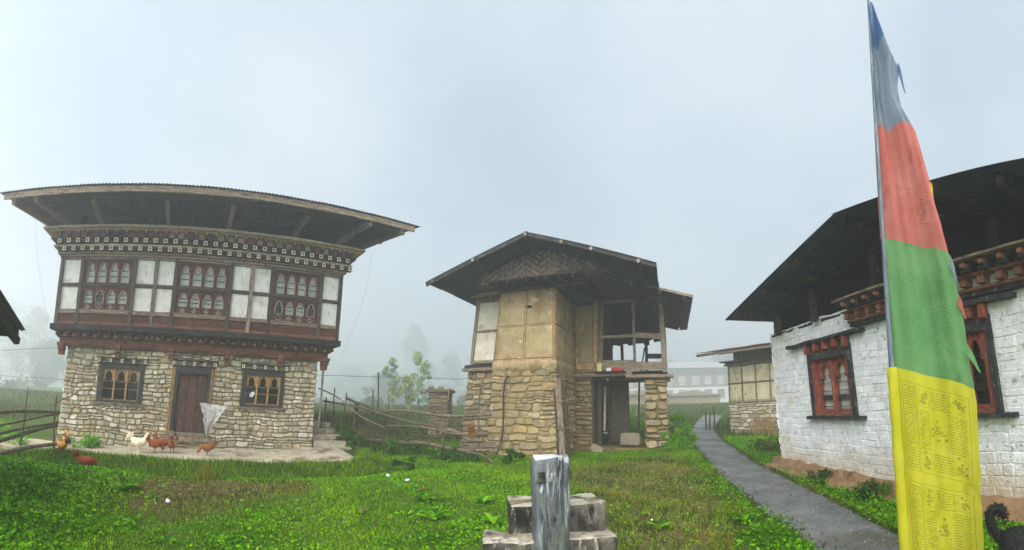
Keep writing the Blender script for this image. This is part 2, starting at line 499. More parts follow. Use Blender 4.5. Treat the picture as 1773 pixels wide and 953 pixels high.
def mat_ground():
    m = bpy.data.materials.new('soil_and_turf')
    m.use_nodes = True
    t = m.node_tree
    N, L = t.nodes, t.links
    b = N['Principled BSDF']
    tcn = N.new('ShaderNodeTexCoord')
    ns = []
    for sc_, d in ((0.9, 5), (14, 6), (90, 3)):
        n = N.new('ShaderNodeTexNoise')
        n.inputs['Scale'].default_value = sc_
        n.inputs['Detail'].default_value = d
        L.new(tcn.outputs['Object'], n.inputs['Vector'])
        ns.append(n)
    r1 = N.new('ShaderNodeValToRGB')
    e = r1.color_ramp.elements
    e[0].position, e[1].position = .36, .62
    e[0].color, e[1].color = lin((56, 84, 14)), lin((80, 112, 24))
    L.new(ns[0].outputs['Fac'], r1.inputs[0])
    r2 = N.new('ShaderNodeValToRGB')
    e = r2.color_ramp.elements
    e[0].position, e[1].position = .40, .62
    e[0].color, e[1].color = lin((72, 70, 34)), lin((58, 92, 14))
    L.new(ns[1].outputs['Fac'], r2.inputs[0])
    mx = N.new('ShaderNodeMixRGB')
    mx.inputs[0].default_value = .55
    L.new(r1.outputs[0], mx.inputs[1])
    L.new(r2.outputs[0], mx.inputs[2])
    at = N.new('ShaderNodeAttribute')
    at.attribute_name = 'rnd'
    r3 = N.new('ShaderNodeValToRGB')
    e = r3.color_ramp.elements
    e[0].position, e[1].position = .35, .65
    e[0].color, e[1].color = lin((76, 62, 42)), lin((128, 110, 80))
    L.new(ns[1].outputs['Fac'], r3.inputs[0])
    mx2 = N.new('ShaderNodeMixRGB')
    L.new(at.outputs['Fac'], mx2.inputs[0])
    L.new(mx.outputs[0], mx2.inputs[1])
    L.new(r3.outputs[0], mx2.inputs[2])
    L.new(mx2.outputs[0], b.inputs['Base Color'])
    b.inputs['Roughness'].default_value = .95
    b.inputs['Specular IOR Level'].default_value = .15
    bp = N.new('ShaderNodeBump')
    bp.inputs['Strength'].default_value = .8
    bp.inputs['Distance'].default_value = .03
    L.new(ns[2].outputs['Fac'], bp.inputs['Height'])
    L.new(bp.outputs[0], b.inputs['Normal'])
    return m


def mat_leaf(name, stops, nscale=.8, trans=.35, rough=.6, vary=.3):
    """foliage: colour by a slow noise over the place, value by the piece"""
    m = bpy.data.materials.new(name)
    m.use_nodes = True
    t = m.node_tree
    N, L = t.nodes, t.links
    b = N['Principled BSDF']
    tcn = N.new('ShaderNodeTexCoord')
    n = N.new('ShaderNodeTexNoise')
    n.inputs['Scale'].default_value = nscale
    n.inputs['Detail'].default_value = 4
    L.new(tcn.outputs['Object'], n.inputs['Vector'])
    at = N.new('ShaderNodeAttribute')
    at.attribute_name = 'rnd'
    sub = N.new('ShaderNodeMath')
    sub.operation = 'MULTIPLY_ADD'
    sub.inputs[1].default_value = .45
    L.new(at.outputs['Fac'], sub.inputs[0])
    L.new(n.outputs['Fac'], sub.inputs[2])
    off = N.new('ShaderNodeMath')
    off.operation = 'SUBTRACT'
    off.inputs[1].default_value = .22
    L.new(sub.outputs[0], off.inputs[0])
    r = N.new('ShaderNodeValToRGB')
    e = r.color_ramp.elements
    while len(e) < len(stops):
        e.new(.5)
    for i, c in enumerate(stops):
        e[i].position = .28 + .44 * i / (len(stops) - 1)
        e[i].color = lin(c)
    L.new(off.outputs[0], r.inputs[0])
    hs = N.new('ShaderNodeHueSaturation')
    mr = N.new('ShaderNodeMapRange')
    mr.inputs[3].default_value = 1 - vary
    mr.inputs[4].default_value = 1 + vary
    L.new(at.outputs['Fac'], mr.inputs[0])
    L.new(mr.outputs[0], hs.inputs['Value'])
    L.new(r.outputs[0], hs.inputs['Color'])
    L.new(hs.outputs[0], b.inputs['Base Color'])
    b.inputs['Roughness'].default_value = rough
    b.inputs['Specular IOR Level'].default_value = .12
    ms = N.new('ShaderNodeMixShader')
    tr = N.new('ShaderNodeBsdfTranslucent')
    L.new(hs.outputs[0], tr.inputs['Color'])
    ms.inputs[0].default_value = trans
    L.new(b.outputs[0], ms.inputs[1])
    L.new(tr.outputs[0], ms.inputs[2])
    L.new(ms.outputs[0], N['Material Output'].inputs[0])
    return m


def wet(m, lo, hi, scale):
    """patchy wetness: roughness follows a slow noise"""
    t = m.node_tree
    n = t.nodes.new('ShaderNodeTexNoise')
    n.inputs['Scale'].default_value = scale
    n.inputs['Detail'].default_value = 5
    c = t.nodes.new('ShaderNodeTexCoord')
    t.links.new(c.outputs['Object'], n.inputs['Vector'])
    r = t.nodes.new('ShaderNodeMapRange')
    r.inputs[1].default_value, r.inputs[2].default_value, r.inputs[3].default_value, r.inputs[4].default_value = .4, .6, lo, hi
    t.links.new(n.outputs['Fac'], r.inputs[0])
    t.links.new(r.outputs[0], t.nodes['Principled BSDF'].inputs['Roughness'])


wet(M['asphalt'], .30, .75, 1.3)
wet(M['pillar'], .45, .85, 3)
M['ground'] = mat_ground()
M['grass'] = mat_leaf('short_green_grass', [(84, 112, 6), (90, 146, 0), (116, 172, 0), (150, 184, 12)], .7)
M['leafy'] = mat_leaf('leafy_ground_cover', [(58, 112, 2), (84, 150, 4), (106, 168, 8), (130, 178, 28)], .9, .45)
M['dry'] = mat_leaf('dry_tan_grass', [(92, 76, 34), (134, 112, 54), (136, 134, 36)], 1.2)
M['rough_grass'] = mat_leaf('rough_dark_grass', [(44, 62, 12), (68, 88, 20), (96, 104, 34)], 1.2)
M['shrub'] = mat_leaf('shrub_leaves', [(40, 72, 22), (62, 98, 34), (84, 122, 44)], 2)
M['tree_leaf'] = mat_leaf('tree_leaves', [(34, 58, 34), (52, 80, 46), (72, 98, 56)], .4)
M['pale_leaf'] = mat_leaf('pale_yellow_green_leaves', [(126, 146, 88), (146, 164, 104), (160, 174, 116)], 1.5)

# ------------------------------------------------------------------ layout of the place
HA_O, HA_R, HA_K = (-8.44, 8.53), 0.78, 0.045      # farmhouse: point of the facade nearest the camera, turn, lean
HB_O, HB_R = (1.21, 11.40), -0.3846                # derelict house: front right corner of the bay
HC_O, HC_R, HC_K = (4.357, -0.612), -R(98), -0.085  # white house: nearest point of the facade


def toloc(o, r, x, y):
    dx, dy = x - o[0], y - o[1]
    return dx * math.cos(r) + dy * math.sin(r), -dx * math.sin(r) + dy * math.cos(r)


def toworld(o, r, u, v):
    return o[0] + u * math.cos(r) - v * math.sin(r), o[1] + u * math.sin(r) + v * math.cos(r)


def gz(x, y):
    """height of the ground"""
    x = np.asarray(x, float)
    y = np.asarray(y, float)
    yy = np.maximum(y, 0)
    z = np.where(yy < 20, .016 * yy, .32 + .05 * np.minimum(yy - 20, 25))
    z = z + .018 * np.sin(1.3 * x + .5) * np.sin(1.1 * y + 1) + .012 * np.sin(2.9 * x + 1.7 * y) + .008 * np.sin(5.1 * x - 3.7 * y)
    u = (x - HA_O[0]) * math.cos(HA_R) + (y - HA_O[1]) * math.sin(HA_R)
    v = -(x - HA_O[0]) * math.sin(HA_R) + (y - HA_O[1]) * math.cos(HA_R)
    w = 1 / (1 + np.exp(-(4.6 - u) * 2)) / (1 + np.exp(-(u + 8) * 1.5))
    z = z - .20 * w * np.exp(-((v + 3.3) / .85) ** 2)          # ditch before the farmhouse apron
    z = z + .10 * w * np.exp(-((v + 5.2) / 1.3) ** 2)
    z = z - .22 / (1 + np.exp(np.clip(-(v + 1.75) * 9, -40, 40))) / (1 + np.exp(np.clip((v - 8) * 2, -40, 40))) / (1 + np.exp(np.clip((u - 4.2) * 6, -40, 40))) / (1 + np.exp(np.clip(-(u + 6.2) * 4, -40, 40)))
    z = z + .62 / (1 + np.exp(np.clip((x + 5.2) * 2, -40, 40))) / (1 + np.exp(np.clip(-(y - 12.7) * 1.6, -40, 40))) / (1 + np.exp(np.clip((y - 26) * .5, -40, 40)))   # terrace behind the steps
    return z


BARE = [([(-5.9, 4.7), (-5.2, 5.6), (-3.8, 6.4), (-3.1, 6.2), (-3.5, 5.2), (-3.8, 4.1), (-4.0, 3.3), (-4.8, 3.4)], 1.0),
        ([(1.0, 9.6), (2.6, 10.6), (4.0, 10.8), (4.5, 9.0), (3.6, 7.0), (3.0, 5.2), (2.3, 4.0), (1.1, 3.4), (1.2, 6)], .75)]
LEAFY = [(-10, 2), (-7.4, 4.2), (-6.4, 4.7), (-5.4, 4.2), (-4.4, 3.4), (-3.7, 2.4), (-3.4, .8), (-8, 0)]


def bareness(x, y):
    r = np.zeros(np.shape(x))
    for k in range(12):
        a = 2 * math.pi * k / 12
        for poly, wt in BARE:
            r += in_poly(x + .35 * math.cos(a), y + .35 * math.sin(a), poly) * wt / 12
    return r


PATH_L = [(13.5, 27.5), (9.9, 21.5), (7.73, 17.43), (5.91, 13.1), (5.0, 10.34), (4.1, 7.83), (3.62, 6.2), (3.29, 5.06), (3.06, 4.21), (2.78, 3.36), (2.3, 1.8), (2.0, 0), (2.0, -4)]
PATH_R = [(14.6, 26.5), (11.0, 20.6), (8.75, 16.5), (6.9, 12.17), (5.93, 9.47), (5.02, 6.95), (4.53, 5.24), (4.13, 4.08), (3.75, 3.12), (3.5, 2.65), (3.2, 1.2), (3.2, 0), (3.2, -4)]


def resample(pts, n):
    pts = np.array(pts, float)
    d = np.r_[0, np.cumsum(np.hypot(*np.diff(pts, axis=0).T))]
    t = np.linspace(0, d[-1], n)
    return np.c_[np.interp(t, d, pts[:, 0]), np.interp(t, d, pts[:, 1])]


def smooth_line(pts, n, k=9):
    p = resample(pts, n)
    q = p.copy()
    for _ in range(k):
        q[1:-1] = .25 * q[:-2] + .5 * q[1:-1] + .25 * q[2:]
    return q


def in_poly(x, y, poly):
    x = np.asarray(x)
    y = np.asarray(y)
    c = np.zeros(x.shape, bool)
    n = len(poly)
    for i in range(n):
        x0, y0 = poly[i]
        x1, y1 = poly[i - 1]
        if y0 == y1:
            continue
        c ^= ((y0 > y) != (y1 > y)) & (x < (x1 - x0) * (y - y0) / (y1 - y0) + x0)
    return c


# ---- ground sheet
def axis(lim, n, k):
    t = np.linspace(-1, 1, n)
    return lim * np.sinh(k * t) / math.sinh(k)


ax = axis(280, 310, 5.8)
ay = axis(280, 310, 5.8) + 5
GX, GY = np.meshgrid(ax, ay)
GZ = gz(GX, GY)
nV = len(ax)
idx = np.arange(nV * nV).reshape(nV, nV)
F = np.stack([idx[:-1, :-1], idx[:-1, 1:], idx[1:, 1:], idx[1:, :-1]], -1).reshape(-1, 4)
g = np_mesh('ground', np.stack([GX, GY, GZ], -1).reshape(-1, 3), F, bareness(GX, GY).ravel(), M['ground'], smooth=True, nv=4)
structure(g)

# ---- gravel track
NL = 260
pl, pr = smooth_line(PATH_L, NL, 14), smooth_line(PATH_R, NL, 14)
PATH_POLY = [tuple(p) for p in pl] + [tuple(p) for p in pr[::-1]]
NCOL = 13
PV = []
for i in range(NL):
    for k in range(NCOL):
        t = k / (NCOL - 1)
        if k == 0:
            t -= .03 * noise.noise((i * .21, 0, 3)) + .01
        if k == NCOL - 1:
            t += .03 * noise.noise((i * .23, 5, 3)) + .01
        x, y = pl[i] * (1 - t) + pr[i] * t
        crown = .02 + .025 * (1 - (2 * t - 1) ** 2) + .012 * noise.noise((x * 2.1, y * 2.1, 0))
        if k in (0, NCOL - 1):
            crown = -.03
        PV.append((x, y, float(gz(x, y)) + crown))
idx = np.arange(NL * NCOL).reshape(NL, NCOL)
F = np.stack([idx[:-1, :-1], idx[1:, :-1], idx[1:, 1:], idx[:-1, 1:]], -1).reshape(-1, 4)
o = np_mesh('path', PV, F, np.full(len(PV), .5), M['asphalt'], smooth=True, nv=4)
structure(o)


# ------------------------------------------------------------------ masonry and window builders
def wall_holes(mb, u0, u1, z0, z1, y0, y1, holes, mi=0):
    """flat wall in the xz plane between y0 (front) and y1 with rectangular holes"""
    us = sorted({u0, u1} | {h[0] for h in holes} | {h[1] for h in holes})
    zs = sorted({z0, z1} | {h[2] for h in holes} | {h[3] for h in holes})
    solid = lambda i, j: 0 <= i < len(us) - 1 and 0 <= j < len(zs) - 1 and not any(
        h[0] <= (us[i] + us[i + 1]) / 2 <= h[1] and h[2] <= (zs[j] + zs[j + 1]) / 2 <= h[3] for h in holes)
    for i in range(len(us) - 1):
        for j in range(len(zs) - 1):
            if not solid(i, j):
                continue
            a, b, c, d = us[i], us[i + 1], zs[j], zs[j + 1]
            mb.add([(a, y0, c), (b, y0, c), (b, y0, d), (a, y0, d)], [(0, 1, 2, 3)], mi)
            mb.add([(a, y1, c), (b, y1, c), (b, y1, d), (a, y1, d)], [(3, 2, 1, 0)], mi)
            if not solid(i - 1, j):
                mb.add([(a, y0, c), (a, y0, d), (a, y1, d), (a, y1, c)], [(0, 1, 2, 3)], mi)
            if not solid(i + 1, j):
                mb.add([(b, y0, c), (b, y1, c), (b, y1, d), (b, y0, d)], [(0, 1, 2, 3)], mi)
            if not solid(i, j - 1):
                mb.add([(a, y0, c), (a, y1, c), (b, y1, c), (b, y0, c)], [(0, 1, 2, 3)], mi)
            if not solid(i, j + 1):
                mb.add([(a, y0, d), (b, y0, d), (b, y1, d), (a, y1, d)], [(0, 1, 2, 3)], mi)


def courses(u0, u1, z0, z1, holes=(), h=(.12, .24), w=(.2, .45), split=.22, seed=1):
    """cells (ua, ub, za, zb) of rough coursed rubble"""
    rd = random.Random(seed)
    cells = []
    z = z0
    while z < z1 - .03:
        hh = rd.uniform(*h)
        if z + hh > z1 - h[0] * .6:
            hh = z1 - z
        zm = z + hh / 2
        iv = [(u0, u1)]
        for a, b, c, d in holes:
            if c < zm < d:
                iv = [q for p in iv for q in ((p[0], min(p[1], a)), (max(p[0], b), p[1])) if q[1] - q[0] > .05]
        for a, b in iv:
            u = a
            while u < b - .02:
                ww = rd.uniform(*w) * (.7 + .6 * hh / h[1])
                if u + ww > b - w[0] * .6:
                    ww = b - u
                if ww > .06:
                    if hh > .16 and rd.random() < split:
                        s = rd.uniform(.35, .65) * hh
                        cells += [(u, u + ww, z, z + s), (u, u + ww, z + s, z + hh)]
                    elif hh > .13 and ww > .3 and rd.random() < split * .7:
                        s = rd.uniform(.35, .65) * hh
                        q = rd.uniform(.4, .6) * ww
                        cells += [(u, u + q, z, z + hh), (u + q, u + ww, z, z + s), (u + q, u + ww, z + s, z + hh)]
                    else:
                        cells.append((u, u + ww, z, z + hh))
                u += ww
        z += hh
    return cells


def stone_piece(mb, cell, fn, depth=.05, gap=.012, e=.42, nseg=10, wob=.030, seed=0, jit=.09):
    ua, ub, za, zb = cell
    rd = random.Random(seed)
    cu, cz = (ua + ub) / 2, (za + zb) / 2
    hu, hz = (ub - ua) / 2 - gap, (zb - za) / 2 - gap
    if hu < .01 or hz < .01:
        return
    dp = depth * rd.uniform(.5, 1.25)
    tu, tz = rd.uniform(-.25, .25), rd.uniform(-.25, .25)
    e = e * rd.uniform(.8, 1.5)
    sh_ = rd.uniform(.80, 1.0) if gap > .003 else 1.0
    hz *= sh_
    cz += rd.uniform(-1, 1) * hz * (1 - sh_)
    rings = [[], [], []]
    ph = rd.uniform(-.12, .12)
    for k in range(nseg):
        a = 2 * math.pi * (k + .5) / nseg + ph
        c, s = math.cos(a), math.sin(a)
        rr = 1 + rd.uniform(-jit, jit * .5)
        pu, pz = math.copysign(abs(c) ** e, c) * rr, math.copysign(abs(s) ** e, s) * rr
        for q, (scl, dd) in enumerate(((1.03, 0), (1.0, dp * .55), (.80, dp))):
            u, z = cu + pu * hu * scl, cz + pz * hz * scl
            if q == 2:
                dd *= 1 + tu * pu + tz * pz + rd.uniform(-.12, .12)
            u, z = (u + wob * 1.3 * noise.noise((u * 3.1, z * 4.3, 8.7)), z + wob * (2 * noise.noise((u * 1.3, z * 1.1, 3.1)) + 1.3 * noise.noise((u * 3.7, z * 3.3, 5.3))))
            rings[q].append(fn(u, -dd, z))
    mb.loft(rings, r=rd.random())
    # open back: drop the first cap (it sits inside the wall)


def rubble(parent, cells, fn, m, name='stone', limit=300, depth=.05, gap=.012, e=.42, seed=0, warp=None, joined=False, smooth=False, wob=.030, jit=.09):
    order = sorted(range(len(cells)), key=lambda i: -(cells[i][1] - cells[i][0]) * (cells[i][3] - cells[i][2]))
    rest = MB()
    for n_, i in enumerate(order):
        if joined or n_ >= limit:
            stone_piece(rest, cells[i], fn, depth, gap, e, seed=seed + i, jit=jit, wob=wob)
        else:
            mb = MB()
            stone_piece(mb, cells[i], fn, depth, gap, e, seed=seed + i, jit=jit, wob=wob)
            if mb.v:
                mb.build(name, m, parent, warp, smooth)
    if rest.v:
        o = rest.build('small_stones' if not joined else 'side_stones', m, parent, warp, smooth)
        o['kind'] = 'stuff'


def trefoil(cx, z0, w, h):
    rt = [(.50, 0), (.50, .56), (.475, .64), (.39, .685), (.275, .685), (.305, .74), (.325, .80), (.285, .885), (.18, .95), (.06, .985), (0, 1.0)]
    pts = [(cx + a * w, z0 + b * h) for a, b in rt]
    return pts + [(cx - a * w, z0 + b * h) for a, b in rt[-2::-1]]


def lozenge(cx, cz, w, h):
    pts = []
    for k in range(12):
        a = 2 * math.pi * k / 12 + math.pi / 2
        q = .72 + .28 * math.cos(4 * a)
        pts.append((cx + math.cos(a) * w / 2 * q, cz + math.sin(a) * h / 2 * q))
    return pts


def opening(mb, rect, poly, yf, yb, mi=0, mi_rev=None):
    """face of a board (rect) with a star-shaped opening, and the reveal going back to yb"""
    x0, x1, z0, z1 = rect
    cx = sum(p[0] for p in poly) / len(poly)
    pz = [p[1] for p in poly]
    cz = min(pz) + (.4 if len(poly) > 14 else .5) * (max(pz) - min(pz))
    ang = [math.atan2(p[1] - cz, p[0] - cx) for p in poly] + [math.atan2(z - cz, x - cx) for x in (x0, x1) for z in (z0, z1)]
    ang = sorted(set(round(a, 6) for a in ang))
    inner, outer = [], []
    for a in ang:
        dx, dz = math.cos(a), math.sin(a)
        best = None
        for i in range(len(poly)):
            ax_, az_ = poly[i - 1][0] - cx, poly[i - 1][1] - cz
            bx_, bz_ = poly[i][0] - cx, poly[i][1] - cz
            ex, ez = bx_ - ax_, bz_ - az_
            det = dx * (-ez) + ex * dz
            if abs(det) < 1e-12:
                continue
            t = (ax_ * (-ez) + ex * az_) / det
            s = (dx * az_ - dz * ax_) / det
            if t > 0 and -1e-6 <= s <= 1 + 1e-6 and (best is None or t < best):
                best = t
        t = best or .01
        inner.append((cx + dx * t, cz + dz * t))
        q = min(((x1 - cx) / dx if dx > 1e-9 else (x0 - cx) / dx if dx < -1e-9 else 1e9),
                ((z1 - cz) / dz if dz > 1e-9 else (z0 - cz) / dz if dz < -1e-9 else 1e9))
        outer.append((cx + dx * q, cz + dz * q))
    n = len(ang)
    vs = [(x, yf, z) for x, z in inner] + [(x, yf, z) for x, z in outer] + [(x, yb, z) for x, z in inner]
    fs = [(k, n + k, n + (k + 1) % n, (k + 1) % n) for k in range(n)]
    mb.add(vs, fs, mi)
    mb.add(vs, [(k, (k + 1) % n, 2 * n + (k + 1) % n, 2 * n + k) for k in range(n)], mi if mi_rev is None else mi_rev)


def outline(mb, poly, y, wid=.008, mi=0, closed=True):
    pts = [(x, y, z) for x, z in poly]
    if closed:
        pts.append(pts[0])
    mb.tube(pts, wid, 4, mi, cap=not closed)


def carved_block(mb, x, w, y0, y1, z0, z1, face=1, mark=2):
    """projecting joist end whose front has a pale square with a dark inset"""
    mb.box(x - w / 2, x + w / 2, y0, y1, z0, z1, 0)
    mb.box(x - w * .47, x + w * .47, y0 - .006, y0 - .0005, z0 + (z1 - z0) * .03, z1 - (z1 - z0) * .03, face)
    mb.box(x - w * .22, x + w * .22, y0 - .009, y0 - .0062, z0 + (z1 - z0) * .24, z1 - (z1 - z0) * .24, mark)


def corrugated(n_per, per, y0, z0, y1, z1, amp=.012, rows=2):
    """sheet mesh from x=0, waves across x, sloping from (y0,z0) to (y1,z1), 3 mm thick"""
    mb = MB()
    sp = 6
    nx = int(n_per * sp) + 1
    top, bot = [], []
    for j in range(rows):
        t = j / (rows - 1)
        for i in range(nx):
            x = i * per / sp
            dz = amp * math.sin(2 * math.pi * i / sp)
            y, z = y0 + (y1 - y0) * t, z0 + (z1 - z0) * t
            top.append((x, y, z + dz))
            bot.append((x, y, z + dz - .004))
    fs = []
    o = len(top)
    for j in range(rows - 1):
        for i in range(nx - 1):
            a = j * nx + i
            fs.append((a, a + 1, a + nx + 1, a + nx))
            fs.append((o + a, o + a + nx, o + a + nx + 1, o + a + 1))
    for i in range(nx - 1):
        fs.append((i, o + i, o + i + 1, i + 1))
        a = (rows - 1) * nx + i
        fs.append((a, a + 1, o + a + 1, o + a))
    for i in (0, nx - 1):
        fs.append((i, i + nx * (rows - 1), o + i + nx * (rows - 1), o + i))
    mb.add(top + bot, fs)
    return mb


# ================================================================== the farmhouse on the left
wA = lambda x, y, z: (x + HA_K * z, y, z)
HA = thing('farmhouse', 'large two storey farmhouse, rubble stone below, white panels and carved windows above, wide dark roof', 'house', (HA_O[0], HA_O[1], 0), HA_R)


def PA(mb, name, m, parent=None, smooth=False):
    return mb.build(name, m, parent or HA, wA, smooth)


def repeat(parent, name, me_obj, locs, warp):
    """further copies of a part that share its mesh"""
    for l in locs:
        link(name, me_obj.data, parent, warp(*l))


A_HOLES = [(-2.70, -1.38, 1.28, 2.40), (-.53, .63, .40, 2.44), (1.49, 2.73, 1.40, 2.46)]
mb = MB()
wall_holes(mb, -3.74, 3.72, -.5, 3.05, .03, .45, A_HOLES)
mb.box(-3.74, -3.3, .45, 7, -.5, 3.05)
mb.box(3.28, 3.72, .45, 7, -.5, 3.05)
mb.box(-3.74, 3.72, 7, 7.45, -.5, 3.05)
mb.box(-3.3, 3.28, 1.6, 1.7, -.5, 3.05, 1)
wallA = PA(mb, 'wall', [M['mortar'], M['inside_shade']])
hol = [(a - .01, b + .01, c - .03, d + .1) for a, b, c, d in A_HOLES]
fnA = lambda u, d, z: (u, .03 + d, z)
rubble(wallA, courses(-3.77, 3.75, -.22, 3.0, hol, (.075, .21), (.11, .36), .24, 5), fnA, M['stone_tan'], depth=.048, gap=.010, seed=100, warp=wA)
rubble(wallA, courses(.03, 7.4, -.2, 3.0, (), (.14, .24), (.25, .5), .15, 6), lambda u, d, z: (3.72 - d, u, z), M['stone_tan'], seed=700, warp=wA, joined=True)
rubble(wallA, courses(.03, 7.4, -.2, 3.0, (), (.14, .24), (.25, .5), .15, 8), lambda u, d, z: (-3.74 + d, u, z), M['stone_tan'], seed=900, warp=wA, joined=True)


def barred_window(x0, x1, z0, z1, y=0.0):
    """ground floor window: dark outer frame, three trefoil lights in tan wood, dark room behind, row of joist ends above"""
    fr = MB()
    t = .11
    fr.box(x0, x0 + t, y - .04, y + .25, z0, z1, j=.004)
    fr.box(x1 - t, x1, y - .04, y + .25, z0, z1, j=.004)
    fr.box(x0 + t, x1 - t, y - .035, y + .25, z1 - .13, z1, j=.004)
    fr.box(x0 + t, x1 - t, y - .03, y + .25, z0, z0 + .07, j=.004)
    win = PA(fr, 'window', M['dark_frame'])
    xa, xb, za, zb = x0 + t, x1 - t, z0 + .07, z1 - .13
    w = (xb - xa) / 3
    for i in range(3):
        b = MB()
        r = (xa + w * i + .002, xa + w * (i + 1) - .002, za, zb)
        opening(b, r, trefoil((r[0] + r[1]) / 2, za + .03, w * .84, (zb - za) * .90), y + .03, y + .10)
        PA(b, 'arched_light', M['tan_wood'], win)
        p = MB()
        p.box(r[0], r[1], y + .14, y + .15, za, zb)
        PA(p, 'pane', M['glass_dark'], win)
    for zz in (za + (zb - za) * .36, za + (zb - za) * .60):
        b = MB()
        b.tube([(xa, y + .085, zz), (xb, y + .085, zz)], .011, 6)
        PA(b, 'iron_bar', M['tan_wood'], win)
    for i in range(4):
        b = MB()
        xx = xa + w * i
        b.cbox(xx - .022, xx + .022, y - .005, y + .03, za, zb, .008)
        PA(b, 'mullion', M['tan_wood'], win)
    b = MB()
    b.box(x0 - .10, x1 + .10, y - .075, y + .2, z0 - .07, z0 - .003, j=.008)
    PA(b, 'sill', M['wood_greyh'], win)
    lintel(x0, x1, z1, y, win)
    return win


def lintel(x0, x1, z1, y, win, n=5):
    b = MB()
    b.box(x0 - .05, x1 + .05, y - .05, y + .2, z1 + .003, z1 + .045)
    b.box(x0 - .10, x1 + .10, y - .12, y + .2, z1 + .16, z1 + .20, j=.004)
    PA(b, 'lintel', M['wood_black'], win)
    bl = MB()
    carved_block(bl, 0, .085, -.10, .15, 0, .11)
    first = None
    for i in range(n):
        xx = x0 - .02 + (x1 - x0 + .04) * i / (n - 1)
        l = wA(xx, y, z1 + .048)
        if first is None:
            first = bl.build('joist_end', [M['wood_black'], M['cream'], M['wood_dark']], win, None, loc=l)
        else:
            link('joist_end', first.data, win, l)
    for i in range(n - 1):
        xa = x0 - .02 + (x1 - x0 + .04) * (i + .18) / (n - 1)
        xb = x0 - .02 + (x1 - x0 + .04) * (i + .82) / (n - 1)
        b = MB()
        b.prism([(xa, z1 + .05), (xb, z1 + .05), ((xa + xb) / 2 + .03, z1 + .105), ((xa + xb) / 2 - .03, z1 + .105)], y - .035, y + .0)
        PA(b, 'carved_infill', M['wood_grey'], win)


barred_window(-2.70, -1.38, 1.28, 2.40)
w2 = barred_window(1.49, 2.73, 1.40, 2.46)
# a scrap of paper behind the left light of the right hand window
b = MB()
b.add([(1.74, .075, 1.70), (1.84, .07, 1.68), (1.90, .072, 1.79), (1.87, .074, 1.86), (1.78, .078, 1.82)], [(0, 1, 2, 3, 4)])
b.add([(1.74, .077, 1.70), (1.84, .072, 1.68), (1.90, .074, 1.79), (1.87, .076, 1.86), (1.78, .080, 1.82)], [(4, 3, 2, 1, 0)])
PA(b, 'paper_scrap', M['litter'], w2)

# door
x0, x1, z0, z1 = -.53, .63, .46, 2.44
fr = MB()
fr.box(x0, x0 + .15, -.05, .25, z0, z1, j=.005)
fr.box(x1 - .15, x1, -.05, .25, z0, z1, j=.005)
fr.box(x0 + .15, x1 - .15, -.045, .25, z1 - .18, z1, j=.004)
door = PA(fr, 'door', M['dark_frame'])
b = MB()
b.box(x0 + .02, x0 + .055, -.075, -.05, z0, z1 - .02)
b.box(x1 - .055, x1 - .02, -.075, -.05, z0, z1 - .02)
b.box(x0 - .05, x0 - .003, -.03, .2, z0, z1)
b.box(x1 + .003, x1 + .05, -.03, .2, z0, z1)
PA(b, 'frame_strip', M['tan_wood'], door)
xs = [x0 + .15, x0 + .46, x0 + .73, x1 - .15]
for i in range(3):
    b = MB()
    b.cbox(xs[i] + .004, xs[i + 1] - .004, .06 + .012 * (i % 2), .11, z0 + .10, z1 - .18, .006)
    PA(b, 'plank', M['door_wood'], door)
b = MB()
b.box(x0 - .12, x1 + .12, -.16, .3, z0 - .12, z0 - .002, j=.01)
b.box(x0 + .15, x1 - .15, -.02, .2, z0, z0 + .098, j=.006)
b.box(x0 - .02, x0 + .2, -.18, -.06, z0, z0 + .13, j=.008)
b.box(x1 - .2, x1 + .02, -.18, -.06, z0, z0 + .13, j=.008)
PA(b, 'threshold', M['wood_grey'], door)
b = MB()
b.tube([(x0 + .74, .03, 1.35), (x0 + .74, -.0, 1.33), (x0 + .74, .03, 1.25)], .012, 6)
PA(b, 'handle', M['wood_black'], door)
lintel(x0, x1, z1, 0.0, door, 5)

# timber ring between the storeys
b = MB()
b.box(-4.0, 3.98, -.16, .42, 2.96, 3.10, j=.006)
PA(b, 'beam', M['maroon_beam'])
sc = []
for u0 in (-3.9, -2.10, -.55, 1.05, 2.62):                                     # scalloped valance boards between the brackets
    u1 = {-3.9: -2.30, -2.10: -.75, -.55: .85, 1.05: 2.42, 2.62: 3.9}[u0]
    poly = [(u0, 2.96)]
    n = 14
    for i in range(n + 1):
        t = i / n
        a = abs(2 * t - 1)
        poly.append((u0 + (u1 - u0) * t, 2.945 - .10 * min(1, a * 1.5) ** .8 + (.018 if i % 2 else 0)))
    poly.append((u1, 2.96))
    b = MB()
    b.prism(poly[::-1], -.145, -.115)
    PA(b, 'valance', M['maroon_beam'])
for u in (-3.93, -2.20, -.65, .95, 2.52, 3.92):
    b = MB()
    e = 1.15 if abs(u) > 3.5 else 1.0
    b.box(u - .085 * e, u + .085 * e, -.28, .1, 2.86, 2.955, j=.004)
    b.box(u - .075 * e, u + .075 * e, -.22, .1, 2.74, 2.857, j=.004)
    b.box(u - .065 * e, u + .065 * e, -.14, .1, 2.60, 2.737, j=.004)
    PA(b, 'bracket', M['maroon_beam'])
b = MB()
b.box(-4.05, 4.03, -.24, .42, 3.103, 3.135)
b.box(-4.10, 4.08, -.33, .42, 3.27, 3.30)
PA(b, 'moulding', M['maroon_beam'])
tb = MB()
for i in range(105):                                                           # small notched teeth under the moulding
    u = -4.0 + 8.0 * i / 104
    tb.box(u - .022, u + .022, -.262, -.242, 3.105, 3.133)
o = PA(tb, 'notched_strip', M['wood_dark'])
jb = MB()
jb.box(-.065, .065, -.40, .1, 0, .125)
jb.box(-.05, .05, -.42, -.402, .012, .11)
first = None
